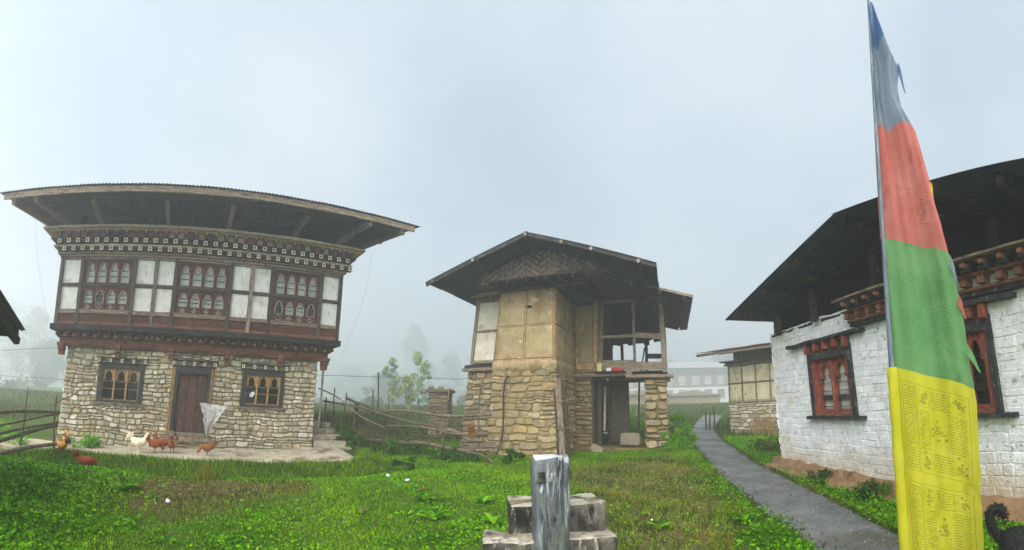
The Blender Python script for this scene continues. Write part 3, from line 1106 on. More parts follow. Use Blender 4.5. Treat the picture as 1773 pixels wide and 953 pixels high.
for i in range(27):
    l = wA(-4.0 + 8.0 * i / 26, 0, 3.14)
    if first is None:
        first = jb.build('joist_end', [M['maroon']], HA, None, loc=l)
    else:
        link('joist_end', first.data, HA, l)
tb = MB()
tb.prism([(-.075, .005), (.075, .005), (.02, .10), (-.02, .10)], -.26, -.20)
first = None
for i in range(26):
    l = wA(-4.0 + 8.0 * (i + .5) / 26, 0, 3.14)
    if first is None:
        first = tb.build('carved_infill', [M['infill_tan']], HA, None, loc=l)
    else:
        link('carved_infill', first.data, HA, l)
b = MB()
b.box(-4.22, 4.22, -.55, 7.6, 3.303, 3.46, j=.008)
PA(b, 'floor_beam', M['wood_black'])

# upper storey
YF = -.42
b = MB()
UW = [(-3.42, -1.97), (-.69, .78), (2.07, 3.46)]
wall_holes(b, -4.10, 4.10, 3.46, 5.46, YF + .05, YF + .13, [(a + .03, c - .03, 3.92, 5.42) for a, c in UW])
b.box(-4.10, -3.9, YF + .13, 7.5, 3.46, 5.46)
b.box(3.9, 4.10, YF + .13, 7.5, 3.46, 5.46)
b.box(-4.1, 4.1, 7.5, 7.6, 3.46, 5.46)
b.box(-3.9, 3.9, .9, 1.0, 3.46, 5.46, 1)
PA(b, 'upper_wall', [M['white_panel'], M['inside_shade']])
posts = [-4.10, -3.47, -1.92, -1.31, -.74, .83, 1.43, 2.02, 3.51, 4.12]
for i, u in enumerate(posts):
    b = MB()
    b.beam((u, YF + .02, 3.462), (u, YF + .02, 5.45), .10, .14, 0, 5, .005, up=(0, 1, 0))
    PA(b, 'post', M['wood_grey'] if i in (3, 6) else M['wood_dark'])
for (a, c) in zip(posts[:-1], posts[1:]):
    is_win = c - a > 1.2
    b = MB()
    b.box(a + .052, c - .052, YF - .035, YF + .06, 3.80, 3.915, j=.004)
    PA(b, 'rail', M['wood_greyh'])
    b = MB()
    b.box(a + .052, c - .052, YF + .0, YF + .06, 3.56, 3.80)
    PA(b, 'board', M['maroon'])
    b = MB()
    b.box(a + .052, c - .052, YF - .03, YF + .06, 3.462, 3.557, j=.003)
    PA(b, 'rail', M['maroon_beam'])
    b = MB()
    b.box(a + .052, c - .052, YF - .03, YF + .06, 5.40, 5.455, j=.004)
    PA(b, 'rail', M['wood_greyh'])
    b = MB()
    b.box(a + .052, c - .052, YF - .03, YF + .06, 4.60, 4.69, j=.004)
    PA(b, 'rail', M['wood_dark'])
    if not is_win:
        for za, zb in ((3.918, 4.597), (4.693, 5.397)):
            b = MB()
            b.cbox(a + .056, c - .056, YF + .022, YF + .049, za, zb, .006)
            PA(b, 'panel', M['white_panel'])
for wi, (a, c) in enumerate(UW):
    for low, (za, zb) in ((1, (3.918, 4.597)), (0, (4.693, 5.397))):
        fr = MB()
        fr.box(a, a + .05, YF - .0, YF + .10, za, zb)
        fr.box(c - .05, c, YF - .0, YF + .10, za, zb)
        fr.box(a + .05, c - .05, YF + .0, YF + .10, zb - .05, zb)
        win = PA(fr, 'window', M['maroon'])
        n = 4
        w = (c - a - .10) / n
        for i in range(n):
            r = (a + .05 + w * i + .001, a + .05 + w * (i + 1) - .001, za, zb - .05)
            cx = (r[0] + r[1]) / 2
            zo = za + (.20 if low else .03)
            po = trefoil(cx, zo, w * .66, zb - .05 - zo - .055)
            b = MB()
            opening(b, (r[0], r[1], zo - .02, r[3]), po, YF + .025, YF + .075)
            if low:
                pq = lozenge(cx, za + .085, w * .52, .14)
                opening(b, (r[0], r[1], za, zo - .02), pq, YF + .025, YF + .075)
            PA(b, 'arched_light', M['maroon'], win)
            b = MB()
            outline(b, po, YF + .02, .0085)
            if low:
                outline(b, pq, YF + .02, .006)
            PA(b, 'trim', M['trim_line'], win)
            b = MB()
            b.box(r[0], r[1], YF + .078, YF + .084, za, r[3])
            PA(b, 'pane', M['glass_dark'] if (low and wi == 2 and i in (0, 3)) or (low and wi == 0 and i == 1) else M['glass_pale'], win)
            for q in (.30, .55):
                b = MB()
                zz = zo + (r[3] - zo) * q
                b.box(cx - w * .33, cx + w * .33, YF + .055, YF + .070, zz - .008, zz + .008)
                PA(b, 'glazing_bar', M['wood_dark'], win)
        for i in range(1, n):
            b = MB()
            xx = a + .05 + w * i
            b.cbox(xx - .016, xx + .016, YF + .002, YF + .024, za, zb - .05, .006)
            PA(b, 'mullion', M['maroon'], win)

# cornice: stepped boards and three rows of joist ends
lay = [(5.46, 5.53, -.50, 'wood_grey'), (5.53, 5.575, -.56, 'wood_greyh'), (5.715, 5.76, -.68, 'pale_board'), (5.925, 5.945, -.76, 'wood_dark'), (6.115, 6.15, -.84, 'infill_tan'), (6.15, 6.215, -.95, 'pale_board')]
for za, zb, yy, mm in lay:
    ex = 4.10 + (-yy - .42)
    b = MB()
    for k in range(7):
        xa, xb = -ex + 2 * ex * k / 7, -ex + 2 * ex * (k + 1) / 7 - .006
        b.box(xa, xb, yy, 0, za, zb - .003, j=.005)
    b.box(-ex, -4.0, .002, 7.6 - yy - .42, za, zb - .003)
    b.box(4.0, ex, .002, 7.6 - yy - .42, za, zb - .003)
    PA(b, 'cornice_board', M[mm])
b = MB()
b.box(-4.24, 4.24, -.53, -.0, 5.575, 5.715)
b.box(-4.32, 4.32, -.60, -.0, 5.76, 5.925)
for s in (-1, 1):
    b.box(min(s * 4.24, s * 4.0), max(s * 4.24, s * 4.0), .002, 7.6, 5.575, 5.715)
    b.box(min(s * 4.32, s * 4.0), max(s * 4.32, s * 4.0), .002, 7.6, 5.76, 5.925)
PA(b, 'cornice_back', M['maroon'])
bB = MB()
carved_block(bB, 0, .115, -.66, -.5, 0, .125)
bA = MB()
carved_block(bA, 0, .12, -.745, -.55, 0, .125)
bT = MB()
bT.box(-.05, .05, -.80, -.6, 0, .155)
bT.box(-.022, .022, -.845, -.80, .10, .15, 1)
NB = 31
fB = fAo = fT = None
for i in range(NB):
    for which in range(3):
        u = -4.16 + 8.32 * (i + (.5 if which == 0 else 0)) / (NB - 1)
        if u > 4.3:
            continue
        l = wA(u, 0, (5.585, 5.79, 5.955)[which])
        src = (fB, fAo, fT)[which]
        if src is None:
            src = ((bB.build('joist_end', [M['maroon'], M['cream'], M['wood_dark']], HA, loc=l)) if which == 0 else
                   (bA.build('joist_end', [M['dark_green'], M['cream'], M['dark_green']], HA, loc=l)) if which == 1 else
                   bT.build('bracket', [M['dark_green'], M['infill_tan']], HA, loc=l))
            if which == 0:
                fB = src
            elif which == 1:
                fAo = src
            else:
                fT = src
        else:
            link('bracket' if which == 2 else 'joist_end', src.data, HA, l)
for i in range(NB - 1):
    u0 = -4.16 + 8.32 * i / (NB - 1) + .053
    u1 = u0 + 8.32 / (NB - 1) - .106
    b = MB()
    b.box(u0, u1, -.70, -.6, 5.95, 6.11)
    PA(b, 'infill', M[random.choice(['infill_red', 'infill_red', 'infill_tan', 'maroon', 'infill_tan'])])

# attic floor and roof
b = MB()
b.box(-4.5, 4.5, -.8, 8.0, 6.218, 6.26)
b.box(-4.0, -3.9, .6, 7.4, 6.26, 7.3)  # dark end and back walls, added to keep the attic cavity in shade
b.box(3.9, 4.0, .6, 7.4, 6.26, 7.3)
b.box(-3.9, 3.9, 6.9, 7.0, 6.26, 7.4)
PA(b, 'attic_floor', M['wood_black'])
RY0, RZ0, RY1, RZ1 = -2.05, 6.80, 3.6, 7.75
PER = .095
sh = corrugated(8.5, PER, RY0, RZ0, RY1, RZ1)
sh2 = corrugated(8.5, PER, 9.2, RZ0, RY1 + .02, RZ1 + .004)
roofs = [None, None]
XR0, XR1 = -5.62, 5.5
x = XR0
k = 0
while x < XR1 - .3:
    for q, s in enumerate((sh, sh2)):
        l = (x + HA_K * 7.0, 0, .006 * (k % 2) + random.uniform(0, .002))
        if roofs[q] is None:
            roofs[q] = s.build('roof_sheet', [M['metal_roof']], HA, loc=l)
        else:
            link('roof_sheet', roofs[q].data, HA, l)
    x += 8 * PER
    k += 1
XR1 = x + .5 * PER
b = MB()
b.tube([(XR0 - .1, RY1, RZ1 + .01), (XR1 + .1, RY1, RZ1 + .01)], .07, 8)
PA(b, 'ridge_cap', M['metal_roof'])
slope = (RZ1 - RZ0) / (RY1 - RY0)
rz = lambda y: RZ0 + (y - RY0) * slope if y < RY1 else RZ1 - (y - RY1) * slope
for y, hh, ww, mm in ((-1.98, .16, .05, 'wood_greyh'), (-1.35, .13, .10, 'wood_dark'), (.2, .14, .12, 'wood_dark'), (2.0, .14, .12, 'wood_dark'), (5.2, .14, .12, 'wood_dark'), (7.0, .14, .12, 'wood_dark'), (9.0, .14, .06, 'wood_greyh')):
    b = MB()
    n = 4
    for i in range(n):
        xa, xb = XR0 + .15 + (XR1 - XR0 - .3) * i / n, XR0 + .15 + (XR1 - XR0 - .3) * (i + 1) / n
        b.beam((xa, y, rz(y) - .035 - hh / 2), (xb - .004, y, rz(y) - .035 - hh / 2), ww, hh, 0, 3, .008)
    PA(b, 'fascia_board' if abs(y + 1.98) < .01 else 'purlin', M[mm])
for x in (-5.2, -4.55, 4.3, 5.3):
    b = MB()
    b.beam((x, -1.93, rz(-1.93) - .26), (x, RY1 - .05, rz(RY1) - .26), .10, .14, 0, 4, .008)
    b.beam((x, RY1 + .05, rz(RY1) - .26), (x, 9.1, rz(9.1) - .26), .10, .14, 0, 4, .008)
    PA(b, 'rafter', M['wood_greyh'])
for x, tilt in ((-3.0, -.25), (-1.1, -.05), (.6, .05), (2.5, .3), (-4.1, -.9), (3.9, .8)):
    b = MB()
    b.beam((x - tilt * .3, -.55, 6.22), (x + tilt * .6, -1.35, rz(-1.35) - .17), .11, .11, 0, 3, .008)
    PA(b, 'strut', M['wood_grey'])

b = MB()
pole_pts = [(3.90, -.06, .9), (3.905, -.07, 1.8), (3.90, -.05, 2.75)]
b.tube(pole_pts, .035, 8, j=.06)
PA(b, 'corner_pole', M['wood_grey'])

# concrete apron before the farmhouse
bm = MB()
NA = 60
ring_t = []
rows_ = 7
vs, fs = [], []
for i in range(NA + 1):
    u = -6.6 + 11.1 * i / NA
    zt_wall = -.06 + .34 * (u + 4) / 8 if u > -4 else -.06
    vf = -2.05 - .14 * noise.noise((u * .7, 1, 0)) - .05 * noise.noise((u * 3.1, 4, 0)) - (max(0, -3.2 - u) * .55)
    if u > 4.1:
        vf *= 1 - (u - 4.1) * .5
    X, Y = toworld(HA_O, HA_R, u, vf)
    zf = max(.05, .10 + .012 * (u + 3))
    for k in range(rows_):
        t = k / (rows_ - 2)
        if k == rows_ - 1:
            v, z = vf - .07, zf - .45
        else:
            v = .25 + (vf - .25) * t
            z = zt_wall + (zf - zt_wall) * t + .012 * noise.noise((u * 1.7, v * 1.7, 2)) - (.02 if k == rows_ - 2 else 0)
        vs.append((u, v, z))
for i in range(NA):
    for k in range(rows_ - 1):
        a = i * rows_ + k
        fs.append((a, a + 1, a + rows_ + 1, a + rows_))
bm.add(vs, fs)
apron = bm.build('apron', M['concrete'], None, None, True)
apron.location = (HA_O[0], HA_O[1], 0)
apron.rotation_euler = (0, 0, HA_R)
structure(apron)
tag(apron, 'worn beige concrete apron along the front of the farmhouse', 'apron', kind='structure')
APRON_POLY = [toworld(HA_O, HA_R, u, v) for u, v in ((-6.6, -3.95), (-4.6, -2.95), (-3.2, -2.12), (0, -2.08), (4.1, -2.1), (4.5, -1.65), (5.2, 0), (4.6, 8), (-6.6, 8))]

# concrete steps at its right corner
st = thing('concrete_steps', 'short flight of concrete steps beside the right corner of the farmhouse', 'steps', (HA_O[0], HA_O[1], 0), HA_R)
for i in range(5):
    b = MB()
    b.box(3.86 - .01 * i, 4.95 - .07 * i, -.25 + .30 * i, 2.2, .12 + .17 * i - (.2 if i == 0 else .0), .12 + .17 * (i + 1) - .004, j=.012)
    b.build('step', M['concrete'], st)

# plastic sheet
SHT = []
n1_, n2_ = 18, 14
b = MB()
vs, fs = [], []
for i in range(n1_ + 1):
    for k in range(n2_ + 1):
        s, t = i / n1_, k / n2_
        # kite: hangs from its top edge, gathers to a point below
        xl, xr = .30 + .22 * t ** .8, 1.10 - .34 * t
        zl, zr = 1.42 - .10 * s, 1.42
        zb = 1.45 - .07 * s - t * (.30 + .62 * math.sin(math.pi * (.12 + .62 * (1 - s))) ** 1.2)
        xx = xl + (xr - xl) * s + .03 * noise.noise((s * 5, t * 5, 1))
        yy = -.16 - .10 * math.sin(math.pi * t) + .05 * math.sin(9 * s + 3 * t) * t + .04 * noise.noise((s * 6, t * 6, 7))
        vs.append((xx, yy, zb + .02 * noise.noise((s * 7, t * 3, 4))))
for i in range(n1_):
    for k in range(n2_):
        a = i * (n2_ + 1) + k
        fs.append((a, a + 1, a + n2_ + 2, a + n2_ + 1))
b.add(vs, fs)
m = bpy.data.materials.new('clear_plastic_sheet')
m.use_nodes = True
t = m.node_tree
pb = t.nodes['Principled BSDF']
pb.inputs['Base Color'].default_value = (.82, .85, .86, 1)
pb.inputs['Roughness'].default_value = .3
tr = t.nodes.new('ShaderNodeBsdfTransparent')
ms = t.nodes.new('ShaderNodeMixShader')
nn = t.nodes.new('ShaderNodeTexNoise')
nn.inputs['Scale'].default_value = 5
mr = t.nodes.new('ShaderNodeMapRange')
mr.inputs[1].default_value, mr.inputs[2].default_value, mr.inputs[3].default_value, mr.inputs[4].default_value = .3, .7, .22, .60
t.links.new(nn.outputs['Fac'], mr.inputs[0])
t.links.new(mr.outputs[0], ms.inputs[0])
t.links.new(tr.outputs[0], ms.inputs[1])
t.links.new(pb.outputs[0], ms.inputs[2])
t.links.new(ms.outputs[0], t.nodes['Material Output'].inputs[0])
o = b.build('plastic_sheet', m, None, wA, True)
o.location = (HA_O[0], HA_O[1], 0)
o.rotation_euler = (0, 0, HA_R)
tag(o, 'clear plastic sheet hanging beside the farmhouse door', 'plastic sheet')


# ================================================================== the derelict house in the middle
def wB(x, y, z):
    return (x + .10 * max(z, 0) * min(max(-x / 2.2, 0), 1.15), y, z)


HB = thing('derelict_house', 'derelict stone house with beige plastered bay, open timber gallery and sagging gable roof', 'house', (HB_O[0], HB_O[1], 0), HB_R)


def PB(mb, name, m, parent=None, smooth=False):
    return mb.build(name, m, parent or HB, wB, smooth)


b = MB()
b.box(-2.16, -.02, .04, 2.6, -.4, 2.90)          # core of the bay
b.box(-3.36, -2.161, .64, 6.0, -.4, 2.78)         # core of the left wing
b.box(-2.159, .50, 2.602, 6.0, -.4, 2.70)
wallB = PB(b, 'wall', M['mortar_ochre'])
rubble(wallB, courses(-2.18, .0, -.1, 2.66, (), (.12, .25), (.2, .48), .2, 21), lambda u, d, z: (u, .04 + d, z), M['stone_ochre'], depth=.040, gap=.008, seed=1500, warp=wB, limit=125)
rubble(wallB, courses(0.02, 2.3, .05, 2.62, (), (.12, .22), (.2, .42), .2, 22), lambda u, d, z: (-.02 - d, u, z), M['stone_ochre'], depth=.040, gap=.008, seed=1800, warp=wB, limit=70)
rubble(wallB, courses(-3.38, -2.2, 0, 2.70, (), (.12, .2), (.18, .36), .15, 23), lambda u, d, z: (u, .64 + d, z), M['stone_grey'], depth=.05, gap=.01, seed=2000, warp=wB, limit=70)
rubble(wallB, courses(.64, 6, 0, 2.70, (), (.14, .24), (.25, .5), .15, 24), lambda u, d, z: (-3.36 + d, u, z), M['stone_grey'], seed=2200, warp=wB, joined=True)
rubble(wallB, courses(-.02, .56, .30, 2.46, (), (.12, .24), (.26, .5), .25, 25), lambda u, d, z: (u, 2.34 + d, z), M['stone_ochre'], depth=.08, gap=.012, seed=2400, warp=wB)
b = MB()
b.box(-.02, .52, 2.34, 2.9, -.2, 2.46)
PB(b, 'pier', M['mortar_ochre'])
# plaster running over the top of the bay masonry
b = MB()
vs, fs = [], []
n = 40
for i in range(n + 1):
    u = -2.20 + 2.22 * i / n
    lo = 2.62 - .16 * noise.noise((u * 2.2, 0, 1)) - .12 * noise.noise((u * 7, 2, 1))
    for zz, yy in ((lo, .03), (lo + .02, -.005), (2.78, -.022), (2.91, -.012), (2.91, .2)):
        vs.append((u, yy, zz))
for i in range(n):
    for k in range(4):
        a = i * 5 + k
        fs.append((a, a + 5, a + 6, a + 1))
b.add(vs, fs)
vs, fs = [], []
for i in range(n + 1):
    v = -.02 + 2.35 * i / n
    lo = 2.58 - .16 * noise.noise((v * 2.2, 9, 1)) - .12 * noise.noise((v * 7, 5, 1))
    for zz, xx in ((lo, -.03), (lo + .02, .005), (2.78, .022), (2.91, .012), (2.91, -.2)):
        vs.append((xx, v, zz))
for i in range(n):
    for k in range(4):
        a = i * 5 + k
        fs.append((a, a + 1, a + 6, a + 5))
b.add(vs, fs)
PB(b, 'plaster_skirt', M['beige_plaster'], None, True)

# plastered upper bay
b = MB()
b.box(-2.14, -.02, .04, 2.6, 2.92, 4.96)
PB(b, 'bay_wall', M['beige_plaster'])
for ua, ub in ((-2.10, -1.14), (-1.06, -.10)):
    for za, zb in ((2.98, 3.90), (3.95, 4.90)):
        b = MB()
        b.cbox(ua, ub, .012, .039, za, zb, .008)
        PB(b, 'panel', M['beige_plaster'])
for ya, yb in ((.10, .95), (1.02, 2.05)):
    for za, zb in ((2.98, 3.90), (3.95, 4.90)):
        b = MB()
        b.box(-.019, .008, ya, yb, za, zb)
        PB(b, 'panel', M['beige_plaster'])
for (p, q, w_) in (((-1.10, .022, 2.95), (-1.10, .022, 4.93), .05), ((-2.12, .03, 2.925), (-2.12, .03, 4.95), .06), ((-.045, .02, 2.925), (-.045, .02, 4.95), .075)):
    b = MB()
    b.beam(p, q, w_, .045, 0, 5, .006, up=(0, 1, 0))
    PB(b, 'stud', M['tan_wood'])
for (p, q) in (((-2.14, .02, 2.935), (-.1, .02, 2.935)), ((-2.1, .028, 3.925), (-.1, .028, 3.925))):
    b = MB()
    b.beam(p, q, .04, .05 if p[2] < 3 else .022, 0, 6, .005)
    PB(b, 'rail', M['infill_tan'])
for (p, q) in (((-.005, .06, 2.935), (-.005, 2.2, 2.935)), ((-.012, .06, 3.925), (-.012, .95, 3.925)), ((-.012, .985, 2.96), (-.012, .985, 4.7))):
    b = MB()
    b.beam(p, q, .035, .035, 0, 5, .005)
    PB(b, 'stud', M['wood_dark'] if q[1] < 1 else M['infill_tan'])
b = MB()
b.cbox(-1.05, -.88, -.004, .012, 4.42, 4.50, .004)
PB(b, 'vent_shade_panel', M['inside_shade'])  # flat dark plate paints the shade inside a vent

# left wing upper part: white daub between timbers
b = MB()
b.box(-3.30, -2.161, .66, 6.0, 2.95, 4.98)
PB(b, 'wing_wall', M['white_daub'])
for ua, ub in ((-3.22, -2.52), (-2.42, -2.17)):
    for za, zb in ((3.05, 3.93), (4.0, 4.88)):
        b = MB()
        b.cbox(ua, ub, .63, .659, za, zb, .01)
        PB(b, 'panel', M['white_daub'])
for u in (-3.28, -2.47):
    b = MB()
    b.beam((u, .635, 2.95), (u, .635, 4.96), .10, .07, 0, 5, .007, up=(0, 1, 0))
    PB(b, 'post', M['wood_grey'])
for z in (2.99, 3.965, 4.92):
    b = MB()
    b.beam((-3.23, .64, z), (-2.17, .64, z), .05, .07, 0, 5, .006)
    PB(b, 'rail', M['wood_greyh'])
for z, dy, xx, mm in ((2.86, .0, 0, 'wood_black'), (2.76, -.05, -.06, 'wood_greyh')):
    b = MB()
    b.beam((-3.46 + xx, .58 + dy, z), (-2.165, .58 + dy, z), .16, .10, 0, 5, .012)
    PB(b, 'sill_log', M[mm])
for u in (-3.2, -2.8, -2.4):
    b = MB()
    b.tube([(u, .45, 4.99 + .02), (u, 1.2, 5.03)], .05, 7, j=.08)
    PB(b, 'rafter_end', M['wood_greyh'])
b = MB()
b.beam((-3.5, .5, 5.10), (-2.1, .5, 5.13), .14, .10, 0, 4, .012)
PB(b, 'wall_plate', M['pale_board'])
b = MB()
b.beam((-3.45, .55, 4.98), (-2.1, .55, 4.985), .12, .05, 0, 4, .008)
PB(b, 'wall_plate', M['maroon_beam'])

# recess wall beside the bay
b = MB()
b.box(.01, .74, 2.36, 2.6, 2.72, 5.05)
PB(b, 'recess_wall', M['beige_plaster'])
b = MB()
b.cbox(.05, .60, 2.335, 2.359, 3.98, 4.92, .008)
PB(b, 'panel', M['beige_plaster'])
b = MB()
b.cbox(.05, .60, 2.335, 2.359, 3.05, 3.93, .008)
PB(b, 'panel', M['beige_plaster'])
b = MB()
b.beam((.05, 2.33, 2.92), (.70, 2.33, 2.90), .06, .22, 0, 3, .008)
PB(b, 'rail', M['tan_wood'])
b = MB()
b.beam((.05, 2.33, 5.0), (.70, 2.33, 5.02), .08, .12, 0, 3, .008)
PB(b, 'rail', M['wood_dark'])
for u, w_, zt, m_ in ((.69, .13, 5.12, 'tan_wood'), (.86, .14, 5.10, 'wood_grey')):
    b = MB()
    b.beam((u, 2.28, 2.74), (u + .07, 2.28, zt), w_, .12, 0, 6, .008, up=(0, 1, 0))
    PB(b, 'post', M[m_])

# main body behind
b = MB()
b.box(-3.28, .72, 2.61, 6.0, 2.72, 5.05)
PB(b, 'rear_wall', M['beige_plaster'])
for y in (2.9, 3.35, 3.8, 4.25, 4.7, 5.15, 5.6):                      # window posts on its gallery side
    b = MB()
    b.box(.722, .80, y - .04, y + .04, 2.8, 4.0)
    PB(b, 'stud', M['wood_dark'])
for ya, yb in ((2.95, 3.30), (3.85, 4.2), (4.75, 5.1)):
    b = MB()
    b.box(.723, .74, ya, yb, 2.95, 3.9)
    PB(b, 'window_shade_panel', M['inside_shade'])  # solid near-black panel paints the darkness of an open window
b = MB()
b.box(.722, .775, 2.65, 5.95, 3.98, 5.55)
PB(b, 'dark_boarding', M['wood_black'])

# gallery
plz = lambda x: 5.56 - (x - .8) * .275
b = MB()
for i in range(8):
    ya = 2.25 + 3.5 * i / 8
    b2 = MB()
    b2.box(.78, 3.02, ya, ya + 3.5 / 8 - .012, 2.66, 2.70, j=.006)
    PB(b2, 'floor_plank', M['wood_dark'])
b = MB()
b.beam((.72, 2.17, 2.88), (2.98, 2.17, 2.83), .06, .26, 0, 6, .008)
PB(b, 'parapet_board', M['wood_greyh'])
b = MB()
b.beam((.80, 2.2, 3.04), (2.0, 2.2, 3.03), .10, .06, 0, 4, .01)
PB(b, 'rail', M['wood_greyh'])
for (u, w_, za, zb, dx) in ((2.00, .09, 2.72, 4.98, -.02), (2.96, .155, 2.62, 4.92, -.09)):
    b = MB()
    b.beam((u, 2.2, za), (u + dx, 2.2, zb), w_, .12, 0, 6, .007, up=(0, 1, 0))
    PB(b, 'post', M['wood_grey'])
for (p, q, w_, h_) in (((.92, 2.2, 3.84), (1.97, 2.2, 3.83), .07, .09), ((2.03, 2.2, 3.86), (2.90, 2.2, 3.78), .08, .17), ((.95, 2.2, 4.98), (1.97, 2.2, 5.02), .09, .09), ((2.0, 2.2, 5.02), (2.88, 2.2, 4.92), .09, .10)):
    b = MB()
    b.beam(p, q, w_, h_, 0, 5, .008)
    PB(b, 'rail', M['wood_greyh'])
for (p, q, r_) in (((-.1, 2.1, 2.60), (1.9, 2.12, 2.62), .075), ((1.7, 2.1, 2.52), (3.22, 2.1, 2.49), .07), ((.9, 3.6, 2.57), (3.1, 3.6, 2.55), .08), ((.9, 5.4, 2.57), (3.1, 5.4, 2.55), .08)):
    b = MB()
    b.tube([p, tuple((a + c) / 2 + random.uniform(-.02, .02) for a, c in zip(p, q)), q], r_, 9, j=.08)
    PB(b, 'joist_log', M['wood_greyh'])
for (p, q) in (((2.18, 5.5, 2.7), (2.18, 5.5, 4.9)), ((2.95, 5.5, 2.7), (2.92, 5.5, 4.7)), ((1.2, 5.5, 2.7), (1.2, 5.5, 5.0))):
    b = MB()
    b.beam(p, q, .11, .11, 0, 4, .008, up=(0, 1, 0))
    PB(b, 'post', M['wood_dark'])
b = MB()
b.beam((2.2, 5.5, 3.55), (2.95, 5.5, 3.52), .05, .2, 0, 3, .008)
PB(b, 'rail', M['wood_dark'])
b = MB()
b.beam((1.9, 5.45, 2.72), (2.12, 5.45, 3.9), .05, .07, 0, 3, .008)
PB(b, 'brace', M['wood_dark'])
for i in range(7):                                                    # boarding hung at the back of the gallery
    ua = .80 + .215 * i
    b = MB()
    b.box(ua, ua + .225, 5.42 + .03 * (i % 2), 5.445 + .03 * (i % 2), 4.02 + random.uniform(-.06, .1), plz(ua + .2) - .03)
    PB(b, 'board', M['wood_black'])
for i in range(5):
    ua = 2.32 + .10 * i
    b = MB()
    b.box(ua, ua + .115, 4.6 + .03 * (i % 2), 4.625 + .03 * (i % 2), 4.05 + random.uniform(-.08, .08), plz(ua + .1) - .03)
    PB(b, 'board', M['wood_dark'])

# stone pier and things under the gallery
b = MB()
b.box(2.34, 2.94, 2.26, 2.86, -.2, 2.42)
pier = PB(b, 'pier', M['mortar_ochre'])
rubble(pier, courses(2.27, 3.0, .05, 2.42, (), (.17, .30), (.30, .45), .3, 31), lambda u, d, z: (u, 2.25 + d, z), M['stone_ochre'], depth=.09, gap=.014, e=.5, seed=2700, warp=wB)
rubble(pier, courses(2.2, 2.9, .05, 2.42, (), (.17, .30), (.30, .45), .3, 32), lambda u, d, z: (2.95 - d, u, z), M['stone_ochre'], depth=.06, gap=.014, e=.5, seed=2800, warp=wB)
rubble(pier, courses(2.2, 2.9, .05, 2.42, (), (.17, .30), (.30, .45), .3, 33), lambda u, d, z: (2.33 + d, u, z), M['stone_ochre'], depth=.06, gap=.014, e=.5, seed=2900, warp=wB)
b = MB()
b.box(.98, 1.62, 3.72, 3.80, .32, 2.50)
PB(b, 'door', M['wood_dark'])
b = MB()
b.beam((.66, 3.0, .2), (.70, 3.0, 2.45), .12, .12, 0, 4, .008, up=(0, 1, 0))
PB(b, 'post', M['wood_dark'])
b = MB()
b.beam((.95, 3.7, .2), (.95, 3.7, 2.5), .10, .1, 0, 4, .008, up=(0, 1, 0))
PB(b, 'post', M['wood_dark'])
b = MB()
b.beam((1.84, 4.6, .2), (1.93, 4.6, 2.5), .06, .08, 0, 4, .008, up=(0, 1, 0))
PB(b, 'post', M['wood_dark'])
b = MB()
b.beam((.72, 3.68, .72), (.78, 3.68, 2.3), .07, .03, 0, 4, .004, up=(0, 1, 0))
b.beam((.69, 3.66, .66), (.84, 3.66, .64), .05, .03, 0, 2, .004)
PB(b, 'frame', M['white_daub'])
b = MB()
b.box(-.1, .6, 2.9, 3.0, .1, 2.5)
b.box(.52, .62, 3.0, 6.0, .1, 2.6)
PB(b, 'cellar_wall', M['wood_black'])
bs = MB()
bs.box(-.05, 2.25, 2.15, 2.9, -.1, .26, j=.03)
PB(bs, 'earth_sill', M['mud'])

# roof: gable sheet roof on round purlins, lean-to over the gallery
RX, RZ = -.40, 6.10
slL = (6.10 - 5.17) / (3.42 - .40)
slR = (6.10 - 5.0) / (2.86 + .40)
for side, xe, ze in ((-1, -3.46, 6.10 - slL * 3.06), (1, 2.88, 6.10 - slR * 3.28)):
    y = -1.32
    for k in range(10):
        sh = MB()
        vs, fs = [], []
        w_ = .86
        nx = 41
        for j in range(2):
            for i in range(nx):
                t = i / (nx - 1)
                yy = y + w_ * t
                xe2 = xe if side < 0 or k < 3 else .86
                x_, z_ = (RX, RZ) if j == 0 else (xe2 + side * .05 * noise.noise((k * 1.7, 0, side)), RZ - (slL if side < 0 else slR) * abs(xe2 - RX))
                if j == 0:
                    x_ -= side * .04
                dz = .010 * math.sin(2 * math.pi * 9 * t) + .007 * (k % 2)
                vs.append((x_, yy, z_ + dz))
        vs += [(a, b_, c - .006) for a, b_, c in vs]
        o2 = 2 * nx
        for i in range(nx - 1):
            fs += [(i, i + 1, nx + i + 1, nx + i), (o2 + i, o2 + nx + i, o2 + nx + i + 1, o2 + i + 1),
                   (nx + i, nx + i + 1, o2 + nx + i + 1, o2 + nx + i)]
        for i in (0, nx - 1):
            fs.append((i, nx + i, o2 + nx + i, o2 + i))
        sh.add(vs, fs)
        sh.build('roof_sheet', M['metal_roof'], HB)
        y += .80
rzb = lambda x: RZ - (slL * (RX - x) if x < RX else slR * (x - RX))
for x in (-3.2, -1.9, -.40, .55, 1.30, 2.45):
    b = MB()
    z = rzb(x) - .09
    ye = 6.7 if x < .8 else 1.05
    b.tube([(x, -1.345, z), (x + .01, (ye - 1.3) / 2, z - .01), (x, ye, z)], .062, 9, j=.06)
    b.build('purlin_log', M['wood_black'], HB, None)
    b = MB()
    b.tube([(x, -1.36, z), (x, -1.3465, z)], .046, 9, j=.1)
    b.build('purlin_end', M['wood_grey'], HB, None)
for y in (-1.27, 6.6):
    for xa, xb in ((-3.45, RX - .02), (RX + .02, 2.86 if y < 0 else .85)):
        b = MB()
        b.beam((xa, y, rzb(xa) - .065), (xb, y, rzb(xb) - .065), .05, .10, 0, 5, .006)
        b.build('verge_board', M['wood_black'], HB, None)
